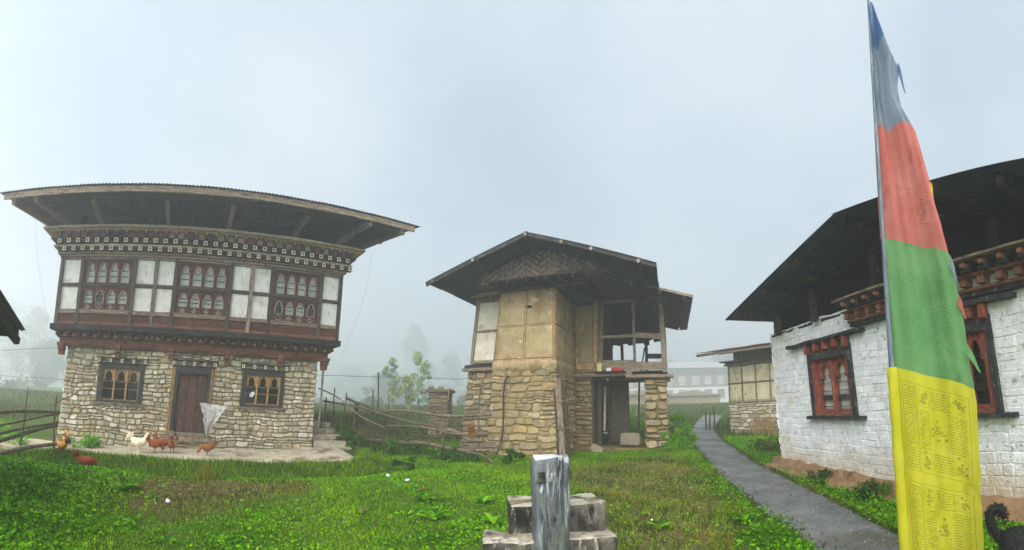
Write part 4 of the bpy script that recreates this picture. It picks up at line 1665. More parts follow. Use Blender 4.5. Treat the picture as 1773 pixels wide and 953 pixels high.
for xa, xb in ((-3.1, RX - .02), (RX + .02, .8)):
    for y in (.35, 2.6, 5.6):
        b = MB()
        b.beam((xa, y, rzb(xa) - .22), (xb, y, rzb(xb) - .22), .10, .12, 0, 4, .008)
        b.build('rafter', M['wood_black'], HB, None)
# woven bamboo gable
b = MB()
b.prism([(-2.45, 5.08), (1.5, 5.08), (1.4, rzb(1.4) - .03), (RX, RZ - .03), (-2.3, rzb(-2.3) - .03)], -.20, -.14)
b.build('gable_backing', M['wood_black'], HB, None)
gw = MB()
cw, ch = .042, .098
for i in range(int(3.5 / cw)):
    tri = i % 22 if i % 22 < 11 else 22 - i % 22
    x = -2.2 + i * cw
    if x > 1.25:
        break
    for j in range(-3, 8):
        z = 5.18 + j * ch * 1.75 + tri * ch * .32
        za, zb = max(5.17, z), min(z + ch, rzb(x) - .06)
        if zb - za < .02 or random.random() < .05:
            continue
        gw.box(x, x + cw * .92, -.222, -.2005, za + random.uniform(-.012, .012), zb + random.uniform(-.012, .012), 0, r=.12 + random.uniform(-.1, .3))
    gw.box(x, x + cw * .8, -.212, -.2003, 5.17, rzb(x) - .08, 0, r=.72 + random.uniform(-.1, .1))
M['weave'] = mat('split_bamboo_weave', ((92, 78, 68), (150, 132, 116)), 9, .85, .2, 30, stretch=(4, 4, 1), vary=.3, piece=[(178, 158, 142), (160, 138, 122), (58, 48, 44), (70, 58, 52)])
o = gw.build('woven_strips', M['weave'], HB, None)
o['kind'] = 'stuff'
# little dark pent roof under the gable
b = MB()
vs = [(-2.35, -.80, 5.08), (.80, -.80, 5.08), (1.0, .40, 5.24), (-2.35, .40, 5.24)]
b.add(vs + [(a, c, d - .03) for a, c, d in vs], [(0, 1, 2, 3), (7, 6, 5, 4), (0, 4, 5, 1), (1, 5, 6, 2), (2, 6, 7, 3), (3, 7, 4, 0)])
PB(b, 'pent_roof', M['wood_black'])
for i in range(9):
    u = -2.2 + .36 * i
    b = MB()
    b.beam((u, -.76, 5.02), (u, .3, 5.15), .07, .07, 0, 2, .006)
    PB(b, 'pent_rafter', M['wood_black'])
b = MB()
b.beam((-2.2, -.05, 4.99), (.9, -.05, 4.99), .1, .06, 0, 4, .008)
PB(b, 'wall_plate', M['wood_dark'])
b = MB()
b.beam((.05, .2, 4.98), (.85, 2.1, 5.0), .08, .10, 0, 3, .008)
PB(b, 'brace', M['wood_dark'])
b = MB()
b.beam((.1, -.3, 5.28), (2.6, -.2, 5.18), .06, .12, 0, 5, .012)
PB(b, 'tie_beam', M['wood_dark'])
# lean-to over the gallery
plz = lambda x: 5.56 - (x - .8) * .275
for k in range(7):
    xa, xb = .80, 3.86
    y = .78 + .76 * k
    sh = MB()
    vs, fs = [], []
    nx = 41
    for j in range(2):
        for i in range(nx):
            t = i / (nx - 1)
            x_ = xa if j == 0 else xb + .05 * noise.noise((k * 2.1, 3, 0))
            vs.append((x_, y + .84 * t, plz(x_) + .010 * math.sin(2 * math.pi * 9 * t) + .007 * (k % 2)))
    vs += [(a, b_, c - .006) for a, b_, c in vs]
    o2 = 2 * nx
    for i in range(nx - 1):
        fs += [(i, i + 1, nx + i + 1, nx + i)[::-1], (o2 + i, o2 + nx + i, o2 + nx + i + 1, o2 + i + 1)[::-1], (nx + i, nx + i + 1, o2 + nx + i + 1, o2 + nx + i)]
    for i in (0, nx - 1):
        fs.append((i, nx + i, o2 + nx + i, o2 + i))
    sh.add(vs, fs)
    sh.build('roof_sheet', M['metal_roof'], HB)
for x in (1.25, 2.05, 2.9, 3.6):
    b = MB()
    b.tube([(x, .9, plz(x) - .075), (x, 5.9, plz(x) - .075)], .055, 8, j=.06)
    b.build('purlin_log', M['wood_greyh'], HB, None)
for y in (2.2, 5.5):
    b = MB()
    b.beam((.85, y, plz(.85) - .20), (3.5, y, plz(3.5) - .20), .09, .12, 0, 4, .008)
    b.build('rafter', M['wood_dark'], HB, None)
b = MB()
b.beam((.86, .76, plz(.86) - .045), (3.84, .76, plz(3.84) - .045), .035, .06, 0, 6, .006)
b.build('verge_board', M['wood_greyh'], HB, None)
for i in range(9):                                                    # boards under the sheets
    xa = .9 + .33 * i
    b = MB()
    b.beam((xa + .15, 1.0, plz(xa + .15) - .145), (xa + .15, 5.8, plz(xa + .15) - .145), .30, .015, 0, 2, .004)
    b.build('soffit_board', M['wood_dark'], HB, None)

# planks leaning at the bay corner, hose, jerry can, cloth
lp = thing('leaning_planks', 'old planks and a pole stood upright against the corner of the derelict house', 'planks', (HB_O[0], HB_O[1], 0), HB_R)
b = MB()
b.beam((.20, -.06, .1), (.06, -.02, 2.35), .15, .05, 0, 8, .008, up=(0, 1, 0))
b.build('plank', M['wood_grey'], lp)
b = MB()
b.beam((.33, .10, .1), (.20, .12, 2.2), .10, .06, 0, 8, .008, up=(0, 1, 0))
b.build('plank', M['wood_dark'], lp)
b = MB()
b.tube([(.12, -.05, .1), (.02, -.045, 1.2), (-.04, -.05, 2.1)], .03, 7, j=.1)
b.build('pole', M['wood_dark'], lp)
for z in (1.0, 1.75):
    b = MB()
    b.tube([(.0, -.1, z), (.2, -.12, z + .01), (.42, -.02, z + .03), (.5, .2, z + .06)], .012, 6)
    b.build('wire_tie', M['wood_grey'], lp)
b = MB()
b.tube([(-1.45, -.03, 2.45), (-1.50, -.05, 2.38), (-1.56, -.045, 2.0), (-1.55, -.05, 1.4), (-1.57, -.05, .9), (-1.66, -.06, .45), (-1.82, -.09, .1)], .021, 8)
b.tube([(-1.45, -.02, 2.45), (-1.42, -.08, 2.47), (-1.38, -.02, 2.46)], .026, 8)
o = b.build('water_hose', M['rope'])
o.location = (HB_O[0], HB_O[1], 0)
o.rotation_euler = (0, 0, HB_R)
tag(o, 'dark hose running down the stone front of the derelict house', 'hose')
jc = thing('jerry_can', 'small faded yellow jerry can on the gallery ledge', 'jerry can', (*toworld(HB_O, HB_R, .86, 2.05), 2.70), HB_R + .15)
b = MB()
rings = []
for z, s in ((0, .9), (.015, 1), (.20, 1), (.225, .93), (.25, .72)):
    rings.append([(math.copysign(abs(math.cos(a)) ** .4, math.cos(a)) * .085 * s, math.copysign(abs(math.sin(a)) ** .4, math.sin(a)) * .06 * s, z) for a in [2 * math.pi * (k + .5) / 16 for k in range(16)]])
b.loft(rings)
b.build('body', M['yellow_can'], jc, None, True)
b = MB()
b.tube([(-.05, 0, .24), (-.045, 0, .285), (.01, 0, .29), (.03, 0, .245)], .011, 6)
b.build('handle', M['yellow_can'], jc)
b = MB()
b.tube([(.055, 0, .235), (.058, 0, .28)], .02, 8)
b.build('cap', M['cream'], jc)
b = MB()
b.box(.74, 1.72, 1.93, 2.16, 2.645, 2.695, j=.012)
o = b.build('ledge_board', M['wood_black'], HB)
rc = MB()
rings = []
for i, (z, s) in enumerate(((0, 1), (.05, 1.02), (.085, .7), (.10, .2))):
    rings.append([(1.42 + math.cos(a) * .17 * s * (1 + .12 * noise.noise((math.cos(a) * 2, math.sin(a) * 2, i))), 2.03 + math.sin(a) * .075 * s, 2.70 + z * (1 + .25 * math.sin(3 * a))) for a in [2 * math.pi * k / 18 for k in range(18)]])
rc.loft(rings)
o = rc.build('folded_cloth', M['red_cloth'], None, None, True)
o.location = (HB_O[0], HB_O[1], 0)
o.rotation_euler = (0, 0, HB_R)
tag(o, 'crumpled red cloth lying on the gallery ledge', 'cloth')
rc = MB()
rc.box(1.10, 1.25, 1.96, 2.08, 2.70, 2.79, j=.015)
o = rc.build('paper_packet', M['litter'])
o.location = (HB_O[0], HB_O[1], 0)
o.rotation_euler = (0, 0, HB_R)
tag(o, 'small white packet beside the red cloth on the gallery ledge', 'packet')
# stones on the ground at its foot
for i, (u, v, s, lab) in enumerate(((1.75, 2.55, .34, 'squared grey stone block in the doorway under the gallery'), (.72, 1.9, .20, 'leaning stone slab at the foot of the rubble pier'))):
    b = MB()
    cells = (-s, s, -s * .45, s * .45)
    rings = []
    for z, sc_ in ((0, 1.0), (.12 * s / .2, 1.03), (.2 * s / .2, .95), (.215 * s / .2, .7)):
        rings.append([(math.copysign(abs(math.cos(a)) ** .45, math.cos(a)) * s * sc_ * (1 + random.uniform(-.05, .05)), math.copysign(abs(math.sin(a)) ** .45, math.sin(a)) * s * .6 * sc_, z) for a in [2 * math.pi * (k + .5) / 12 for k in range(12)]])
    b.loft(rings)
    X, Y = toworld(HB_O, HB_R, u, v)
    o = b.build('stone_block', M['stone_grey'], None)
    o.location = (X, Y, float(gz(X, Y)) + (.12 if i == 0 else -.02))
    o.rotation_euler = (0, .05 if i == 0 else .5, HB_R)
    tag(o, lab, 'stone')
HB_POLY = [toworld(HB_O, HB_R, u, v) for u, v in ((-2.2, 0), (.05, 0), (.05, 2.2), (3.0, 2.2), (3.0, 2.9), (1.6, 4.2), (.7, 6), (-3.4, 6), (-3.4, .62), (-2.2, .62))]


# ================================================================== the white house on the right
wC = lambda x, y, z: (x + HC_K * (z - 1.2), y, z)
HC = thing('white_house', 'white limewashed stone house with orange red windows under a wide dark roof', 'house', (HC_O[0], HC_O[1], 0), HC_R)


def PC(mb, name, m, parent=None, smooth=False):
    return mb.build(name, m, parent or HC, wC, smooth)


C_HOLES = [(-6.66, -5.36, 1.26, 2.50), (-3.55, -2.60, 1.26, 2.50)]
b = MB()
wall_holes(b, -8.16, .6, -.4, 3.0, .03, .5, C_HOLES)
b.box(-8.16, -7.7, .5, 8, -.4, 3.0)
b.box(.14, .6, .5, 8, -.4, 3.0)
b.box(-7.7, .14, 7.5, 8, -.4, 3.0)
b.box(-7.7, .14, 1.6, 1.7, -.4, 3.0, 1)
wallC = PC(b, 'wall', [M['limewash'], M['inside_shade']])
hol = [(a - .02, b_ + .02, c - .05, d + .12) for a, b_, c, d in C_HOLES]
rubble(wallC, courses(-8.18, .62, .02, 3.1, hol, (.075, .15), (.13, .34), .14, 41), lambda u, d, z: (u, .03 + d, z), M['limewash'], depth=.011, gap=.0014, e=.17, seed=3100, warp=wC, limit=300, jit=.03, wob=.016)
rubble(wallC, courses(0.0, 8, .02, 3.1, (), (.15, .26), (.3, .6), .12, 42), lambda u, d, z: (-8.16 + d, u, z), M['limewash'], depth=.02, gap=.004, e=.22, seed=3900, warp=wC, joined=True, jit=.04)
# earth skirt along its foot
b = MB()
vs, fs = [], []
n = 110
for i in range(n + 1):
    u = -8.45 + 9.2 * i / n
    X, Y = toworld(HC_O, HC_R, u, 0)
    g0 = float(gz(X, Y))
    top = .20 + .15 * (-.0 - u) / 8 + .10 * noise.noise((u * .9, 0, 0)) + .05 * noise.noise((u * 3.3, 3, 0))
    out_ = .34 + .08 * noise.noise((u * 1.1, 8, 0))
    for zz, yy in ((top, .05), (top - .03, -.03), (top * .62 + .03 * noise.noise((u * 4, 1, 0)), -.07 - .02 * noise.noise((u * 5, 2, 0))), (g0 + .10, -out_ * .55), (g0 - .05, -out_)):
        vs.append((u, yy, zz))
for i in range(n):
    for k in range(4):
        a = i * 5 + k
        fs.append((a, a + 1, a + 6, a + 5))
b.add(vs, fs)
PC(b, 'earth_skirt', M['mud'], None, True)


def red_window(x0, x1, z0, z1, nl=2, glass='curtain'):
    y = 0.0
    fr = MB()
    t = .075
    fr.box(x0, x0 + t, y - .045, y + .3, z0, z1, j=.004)
    fr.box(x1 - t, x1, y - .045, y + .3, z0, z1, j=.004)
    fr.box(x0 + t, x1 - t, y - .04, y + .3, z1 - .20, z1 - .06, j=.004)
    win = PC(fr, 'window', M['black_frame'])
    for xa in (x0 + t + .002, x1 - t - .092):
        b = MB()
        b.box(xa, xa + .09, y + .0, y + .25, z0 + .06, z1 - .20)
        PC(b, 'jamb', M['orange_red'], win)
    b = MB()
    b.box(x0 + t, x1 - t, y - .02, y + .25, z0, z0 + .058, j=.004)
    PC(b, 'bottom_rail', M['maroon_beam'], win)
    xa, xb, za, zb = x0 + t + .094, x1 - t - .094, z0 + .06, z1 - .20
    w = (xb - xa) / nl
    for i in range(nl):
        r = (xa + w * i + .001, xa + w * (i + 1) - .001, za, zb)
        cx = (r[0] + r[1]) / 2
        po = trefoil(cx, za + .05, w * .80, (zb - za) * .86)
        b = MB()
        opening(b, r, po, y + .06, y + .13)
        PC(b, 'arched_light', M['orange_red'], win)
        b = MB()
        b.box(r[0], r[1], y + .16, y + .17, za, zb)
        PC(b, 'pane', M[glass], win)
        hgt = (zb - za) * .86
        for q in (.06, .40, .58, .74):
            b = MB()
            zz = za + .05 + hgt * q
            b.box(cx - w * .38, cx + w * .38, y + .10, y + .12, zz - .007, zz + .007)
            PC(b, 'glazing_bar', M['wood_black'], win)
        b = MB()
        zz = za + .05 + hgt * .26
        b.box(cx - w * .38, cx + w * .38, y + .085, y + .12, zz - .045, zz + .045)
        PC(b, 'cross_rail', M['wood_black'], win)
    for i in range(1, nl):
        b = MB()
        xx = xa + w * i
        b.cbox(xx - .035, xx + .035, y + .02, y + .058, za, zb, .01)
        PC(b, 'mullion', M['orange_red'], win)
    b = MB()
    b.box(x0 - .14, x1 + .2, y - .10, y + .25, z0 - .065, z0 - .003, j=.006)
    PC(b, 'sill', M['black_frame'], win)
    b = MB()
    b.beam((x0 - .62, y - .05, z1 + .155), (x1 + .42, y - .05, z1 + .155), .16, .055, 0, 6, .008)
    PC(b, 'lintel', M['black_frame'], win)
    b = MB()
    b.box(x0 + .02, x1 - .02, y - .01, y + .25, z1 - .058, z1 + .12)
    PC(b, 'lintel_back', M['maroon'], win)
    n = 5
    for i in range(n):
        xx = x0 + .05 + (x1 - x0 - .10) * i / (n - 1)
        b = MB()
        b.cbox(xx - .046, xx + .046, y - .105, y - .011, z1 - .03 + (0 if 0 < i < n - 1 else -.03), z1 + .122, .008)
        PC(b, 'joist_end', M['orange_red'], win)


red_window(*C_HOLES[0])
red_window(-3.55, -2.60, 1.26, 2.50, 2, 'glass_dark')

# painted timber cornice
for za, zb, yy, mm in ((2.73, 2.79, -.10, 'black_frame'), (2.79, 2.83, -.14, 'maroon_beam'), (2.955, 2.985, -.22, 'maroon_beam'), (3.08, 3.12, -.30, 'wood_dark'), (3.12, 3.155, -.40, 'wood_greyh')):
    b = MB()
    b.box(-5.22 + (.05 if yy > -.2 else 0), .6, yy, .1, za, zb - .003, j=.004)
    PC(b, 'cornice_board', M[mm])
b = MB()
b.box(-5.16, .6, -.06, .1, 2.83, 2.955, 0)
PC(b, 'cornice_back', M['limewash'])
b = MB()
b.box(-5.16, .6, -.12, .1, 2.985, 3.08, 0)
PC(b, 'cornice_back', M['infill_red'])
jb = MB()
jb.cbox(-.047, .047, -.225, -.062, .005, .105, .008)
jt = MB()
jt.box(-.05, .05, -.31, -.122, 0, .095)
jt.box(-.028, .028, -.385, -.312, .04, .09, 1)
f1 = f2 = None
for i in range(22):
    u = -5.10 + .258 * i
    l = wC(u, 0, 2.835)
    if f1 is None:
        f1 = jb.build('joist_end', [M['maroon_beam']], HC, loc=l)
    else:
        link('joist_end', f1.data, HC, l)
    l = wC(u + .13, 0, 2.985)
    if f2 is None:
        f2 = jt.build('bracket', [M['dark_green'], M['maroon_beam']], HC, loc=l)
    else:
        link('bracket', f2.data, HC, l)

# roof
CX, CZ = -4.55, 4.19
CXL, CZL = -8.85, 3.50
CXR = -.2
csl = (CZ - CZL) / (CX - CXL)
for side, xe in ((-1, CXL), (1, CXR)):
    ze = CZ - csl * abs(xe - CX)
    for k in range(11):
        y = -.88 + .86 * k
        sh = MB()
        vs, fs = [], []
        nx = 49
        for j in range(2):
            for i in range(nx):
                t = i / (nx - 1)
                x_, z_ = (CX - side * .05, CZ) if j == 0 else (xe, ze)
                vs.append((x_ + (0 if j == 0 else .03 * noise.noise((k * 1.3, 1, side))), y + .92 * t, z_ + .010 * math.sin(2 * math.pi * 11 * t) + .007 * (k % 2) + (.012 if side > 0 and j == 0 else 0)))
        vs += [(a, b_, c - .006) for a, b_, c in vs]
        o2 = 2 * nx
        for i in range(nx - 1):
            fs += [(i, i + 1, nx + i + 1, nx + i), (o2 + i, o2 + nx + i, o2 + nx + i + 1, o2 + i + 1), (nx + i, nx + i + 1, o2 + nx + i + 1, o2 + nx + i)]
        for i in (0, nx - 1):
            fs.append((i, nx + i, o2 + nx + i, o2 + i))
        sh.add(vs, fs)
        sh.build('roof_sheet', M['metal_roof'], HC)
czr = lambda x: CZ - csl * abs(x - CX)
for x in (-8.3, -7.1, -5.9, CX, -3.2, -2.0, -.8):
    b = MB()
    b.beam((x, -.72, czr(x) - .085), (x, 8.2, czr(x) - .085), .10, .12, 0, 3, .006)
    b.build('purlin', M['wood_black'], HC)
for y in (.5, 4, 7.8):
    for xa, xb in ((-8.5, CX - .02), (CX + .02, -.5)):
        b = MB()
        b.beam((xa, y, czr(xa) - .22), (xb, y, czr(xb) - .22), .12, .14, 0, 4, .008)
        b.build('rafter', M['wood_black'], HC)
for x in (-7.75, -6.35, -4.6, -2.45, -.9):
    b = MB()
    b.beam((x, -.1, 3.02 if x < -5.2 else 3.16), (x - .02, -.1, czr(x) - .28), .12, .12, 0, 3, .008, up=(0, 1, 0))
    b.build('post', M['wood_black'], HC)
b = MB()
b.box(-8.1, .55, .02, 7.9, 3.002, 3.06)
PC(b, 'attic_floor', M['wood_black'])
b = MB()
b.prism([(-8.3, 3.062), (.3, 3.062), (.2, czr(.2) - .03), (CX, CZ - .03), (-8.3, czr(-8.3) - .03)], .30, .36)
b.build('attic_shade_sheet', M['inside_shade'], HC)  # black sheet added to paint the attic's shade under the roof
HC_POLY = [toworld(HC_O, HC_R, u, v) for u, v in ((-8.35, -.32), (1, -.32), (1, 8), (-8.35, 8))]


# ================================================================== fences
def pole(mb, p, q, r0, r1, bend=.03, n=7, seg=6, seed=0):
    rd = random.Random(seed)
    p, q = Vector(p), Vector(q)
    pts, rs = [], []
    ph = rd.uniform(0, 6)
    for i in range(seg + 1):
        t = i / seg
        o = Vector((math.sin(ph + t * 4), math.cos(ph * 1.7 + t * 3), math.sin(ph * 2.3 + t * 5))) * bend * math.sin(math.pi * t)
        pts.append(p.lerp(q, t) + o)
        rs.append((r0 + (r1 - r0) * t) * rd.uniform(.88, 1.1))
    mb.tube(pts, rs, n, j=.06, r=rd.random())


fl = thing('rail_fence', 'low fence of rough grey poles left of the farmhouse', 'fence')
for i, (p, q, r0, r1, nm) in enumerate([((-8.57, 3.61, -.05), (-8.53, 3.70, 1.56), .032, .016, 'stake'), ((-9.2, 4.84, -.05), (-9.25, 4.78, 1.39), .045, .04, 'post'),
        ((-9.22, 4.90, .98), (-7.4, .9, 1.0), .055, .06, 'rail'), ((-9.2, 4.88, .94), (-7.4, .9, .5), .035, .04, 'rail'), ((-9.19, 4.86, .73), (-7.3, .9, .22), .045, .05, 'rail'),
        ((-9.17, 4.82, .66), (-7.3, .95, .05), .06, .055, 'rail'), ((-9.03, 4.80, .22), (-7.6, 1.3, .0), .065, .06, 'rail'), ((-9.2, 4.7, 1.16), (-9.16, 5.35, 1.52), .022, .02, 'brace')]):
    mb = MB()
    pole(mb, p, q, r0 * .78, r1 * .78, .05, 8, 8, 50 + i)
    mb.build(nm, M['bark'] if nm != 'rail' else M['wood_grey'], fl, None, True)
fm = thing('brushwood_fence', 'tumbledown fence of stakes, crooked poles and brushwood between the two houses', 'fence')
STK = [((-0.92, 11.06, 0.1), (-0.81, 11.07, 2.37)), ((-1.92, 11.44, 0.1), (-1.74, 11.47, 2.12)), ((-2.71, 12.1, 0.1), (-2.68, 12.11, 1.57)), ((-3.72, 12.35, 0.1), (-3.76, 12.34, 1.89)),
       ((-4.42, 12.54, 0.1), (-4.36, 12.57, 2.09)), ((-4.39, 12.87, .2), (-4.41, 12.87, 1.59)), ((-5.47, 12.56, 0.4), (-5.3, 12.63, 1.98)),
       ((-5.76, 12.76, 0.5), (-5.78, 12.75, 2.13)), ((-5.93, 12.35, 0.5), (-5.9, 12.36, 1.8)), ((-5.99, 12.21, .6), (-6.0, 12.21, 1.76))]
for i, (p, q) in enumerate(STK):
    mb = MB()
    pole(mb, p, q, .033, .020, .05, 7, 7, 80 + i)
    mb.build('stake', M['bark'], fm, None, True)
mb = MB()
pole(mb, (-4.94, 12.46, .1), (-4.87, 12.48, 1.65), .10, .075, .02, 8, 6, 99)
mb.build('post', M['wood_dark'], fm, None, True)
RL = [((-4.04, 12.25, 1.4), (-0.55, 10.93, 1.4), .055), ((-6.0, 11.98, 2.07), (-3.79, 12.22, 0.9), .032), ((-5.94, 12.23, 1.67), (-1.38, 11.52, 0.96), .045), ((-3.73, 12.14, 0.98), (-0.55, 10.88, 0.9), .04),
      ((-3.39, 12.24, 0.48), (-0.62, 10.88, 0.48), .075), ((-5.18, 12.36, 1.79), (-3.25, 12.38, 0.91), .05), ((-4.9, 12.4, 0.74), (-3.9, 12.35, 0.5), .05), ((-2.1, 11.5, .95), (-.75, 11.0, .72), .085), ((-1.2, 10.9, .42), (-.2, 10.6, .1), .04)]
for i, (p, q, r_) in enumerate(RL):
    mb = MB()
    pole(mb, p, q, r_ * .8, r_ * .66, .09, 8, 9, 120 + i)
    mb.build('rail', M['wood_greyh'] if i in (4, 1) else M['bark'], fm, None, True)
br = MB()
for i in range(130):
    cx, cy, cz, sp = random.choice([(-4.55, 12.5, .75, .6), (-4.3, 12.4, .6, .7), (-3.6, 12.4, .7, .7), (-2.0, 11.7, .85, .5), (-1.6, 11.5, 1.0, .4), (-2.9, 12.2, .5, .7)])
    p = Vector((cx + random.gauss(0, sp * .5), cy + random.gauss(0, .12), cz + random.gauss(0, .15)))
    d = Vector((random.uniform(-1, 1), random.uniform(-.3, .3), random.uniform(-.5, .6))).normalized() * random.uniform(.25, .8)
    pole(br, p, p + d, .012, .005, .05, 4, 4, 300 + i)
o = br.build('brushwood', M['bark'], fm)
o['kind'] = 'stuff'
# rusty tin on the fence
b = MB()
rings = []
for z, s in ((0, .085), (.28, .11), (.285, .10), (.02, .078)):
    rings.append([(math.cos(2 * math.pi * k / 14) * s, math.sin(2 * math.pi * k / 14) * s, z) for k in range(14)])
b.loft(rings)
o = b.build('rusty_tin', mat('rust', ((120, 70, 40), (170, 112, 66)), 5, .85, .3, 30))
o.location = (-1.02, 11.0, .86)
o.rotation_euler = (.35, -.25, 0)
tag(o, 'rusty tin jammed between the poles beside the derelict house', 'tin')

# ================================================================== tap stand (pillar on stepped blocks)
ts = thing('tap_stand', 'weathered grey concrete pillar standing in stepped mouldy blocks on the lawn', 'pillar', (.268, 2.88, 0), .06)


def slab(name, x0, x1, y0, y1, z0, z1, m, parent, cut=.03, sub=5, amp=.012, top=None, seed=0):
    """concrete block with worn edges"""
    bm = bmesh.new()
    bmesh.ops.create_cube(bm, size=1)
    for v in bm.verts:
        v.co = Vector(((x0 + x1) / 2 + v.co.x * (x1 - x0), (y0 + y1) / 2 + v.co.y * (y1 - y0), (z0 + z1) / 2 + v.co.z * (z1 - z0)))
    bmesh.ops.bevel(bm, geom=bm.edges[:], offset=cut, segments=2, affect='EDGES', profile=.6)
    bmesh.ops.subdivide_edges(bm, edges=[e for e in bm.edges if e.calc_length() > .1], cuts=sub, use_grid_fill=True)
    for v in bm.verts:
        p = v.co * 5
        v.co += Vector((noise.noise(p + Vector((seed, 0, 0))), noise.noise(p + Vector((0, seed + 9, 0))), noise.noise(p + Vector((0, 0, seed + 17))))) * amp
    bm.normal_update()
    me = bpy.data.meshes.new(name)
    for f in bm.faces:
        f.smooth = True
        if top is not None and f.normal.z > .75:
            f.material_index = 1
    bm.to_mesh(me)
    bm.free()
    me.materials.append(m)
    if top is not None:
        me.materials.append(top)
    me.attributes.new('rnd', 'FLOAT', 'POINT')
    return link(name, me, parent)


pil = slab('pillar', -.124, .120, -.09, .14, 0, 1.27, M['pillar'], ts, .042, 8, .014, M['pillar_cap'], 2)
for v in pil.data.vertices:
    if v.co.z > 1.1:
        v.co.z += .02 * noise.noise(v.co * 9) - (.05 if v.co.x > .07 and v.co.y < -.03 else 0)
slab('block', -.275, .425, .12, .48, 0, .905, M['block_conc'], ts, .03, 6, .016, M['block_top'], 5)
slab('plinth', -.47, .46, -.05, .27, -.2, .715, M['block_conc'], ts, .035, 6, .02, M['block_top'], 8)
b = MB()
b.tube([(-.01, -.08, 1.16), (-.012, -.13, 1.145), (-.03, -.14, 1.115)], .011, 8)
b.build('pipe_stub', M['pillar_cap'], ts, None, True)
b = MB()
b.box(-.10, -.055, -.105, -.086, 1.105, 1.17, j=.004)
b.build('metal_plate', M['block_conc'], ts)
b = MB()
b.add([(-.094, -.100, 1.055), (-.083, -.102, 1.03), (-.072, -.102, 1.06), (-.066, -.101, 1.10), (-.084, -.101, 1.09)], [(0, 1, 2, 3, 4)])
b.build('lime_drip', M['pillar_cap'], ts)

# ================================================================== prayer flag
PX, PY = 2.612, 2.012
fx, fy = .61, -.79       # the cloth streams this way from its pole (rightwards and towards the camera)
nrm = Vector((-.79, -.61, 0))
pf = thing('prayer_flag', 'tall vertical prayer flag in blue, white, red, green and printed yellow on a slender pole', 'prayer flag')
b = MB()
b.tube([(PX, PY, -.3), (PX + .002, PY, 1.2), (PX + .004, PY - .003, 2.6), (PX + .012, PY - .006, 4.0), (PX + .02, PY - .012, 5.05)], [.026, .024, .019, .014, .010], 10)
b.build('pole', mat('blue_grey_pole', ((70, 82, 92), (112, 124, 134)), 6, .6, .15, 30, stretch=(3, 3, .6), vary=.02, stains=((150, 158, 164), 4, .2, (2, 2, .5))), pf, None, True)
ZT, ZB = 4.86, .18
WID = [(4.86, .015), (4.62, .10), (4.30, .225), (4.12, .20), (3.95, .215), (3.71, .315), (3.40, .375), (3.05, .43), (2.70, .50), (2.3, .56), (1.9, .60), (1.55, .625), (1.2, .625), (.8, .61), (.34, .60), (.18, .60)]


def flag_w(z):
    zs = [a for a, _ in WID][::-1]
    ws = [c for _, c in WID][::-1]
    return float(np.interp(z, zs, ws))


def flag_pt(s, z, lift=0.0):
    """s 0..1 across from the pole, z height"""
    w = flag_w(z)
    d = s * w
    wave = .055 * math.sin(5.2 * s + .9 * z + .6) * (max(s, 0) ** .8) + .020 * math.sin(13 * s - 1.7 * z + 1) * min(1, s * 3) + .006 * math.sin(34 * s + 2.3 * z)
    if z > 2.6:
        wave += .035 * (z - 2.6) * math.sin(9 * s + 2 * z) * min(1, 3 * s)
    gat = .012 * math.sin(40 * s + 3 * z) * math.exp(-8 * max(s, 0))
    base = Vector((PX + .012 + fx * d, PY - .01 + fy * d, z - .02 * math.sin(6 * s) * s))
    return base + nrm * (wave + gat - .035 + .05 * min(1, max(0, s) * 5) + lift)


BANDS = [('blue_band', 4.86, 4.50, (96, 130, 168), (124, 154, 186), -.10), ('white_band', 4.50, 3.80, (146, 158, 172), (176, 188, 200), -.08), ('red_band', 3.80, 2.86, (216, 122, 110), (232, 150, 138), -.20),
         ('green_band', 2.86, 1.80, (116, 174, 110), (144, 196, 134), -.22), ('yellow_band', 1.80, .22, (228, 222, 52), (240, 236, 88), -.24)]


def seam(z, s, sl):
    """the seams sag away from the pole"""
    q = s ** 1.25
    return z + sl * q


for i, (nm, za, zb, c1, c2, sl) in enumerate(BANDS):
    top_sl = BANDS[i - 1][5] if i else 0
    nx, nz = 44, 40
    vs, fs = [], []
    for k in range(nz + 1):
        t = k / nz
        for j in range(nx + 1):
            s = -.07 * min(1, .35 / max(flag_w(max(za, .3)), .1)) + j / nx * 1.06 if i else j / nx
            s0_, s = s, s
            a = seam(za, max(s, 0), top_sl)
            c_ = seam(zb, max(s, 0), sl) if i < 4 else zb - .06 * s + (.10 * max(0, .08 - s) / .08)
            if i == 0:
                z = a + (c_ - a) * t
                s2 = s * min(1, .25 + 1.2 * t)
                vs.append(tuple(flag_pt(s2, z)))
                continue
            z = a + (c_ - a) * t
            e = .02 * noise.noise((z * 6, i, 0)) * s if s > .9 else 0
            vs.append(tuple(flag_pt(s + e, z)))
    for k in range(nz):
        for j in range(nx):
            a = k * (nx + 1) + j
            fs.append((a, a + nx + 1, a + nx + 2, a + 1))
    mb = MB()
    mb.add(vs, fs)
    fm_ = mat('cloth_' + nm, (c1, c2), 3, .9, .15, 240, stretch=(1, 1, 1), vary=.01, trans=.68, spec=.1, bdist=.002,
              stains=((int(c1[0] * .9), int(c1[1] * .9), int(c1[2] * .88)), 5, .1, (1, 1, .5)))
    mb.build(nm, fm_, pf, None, True)
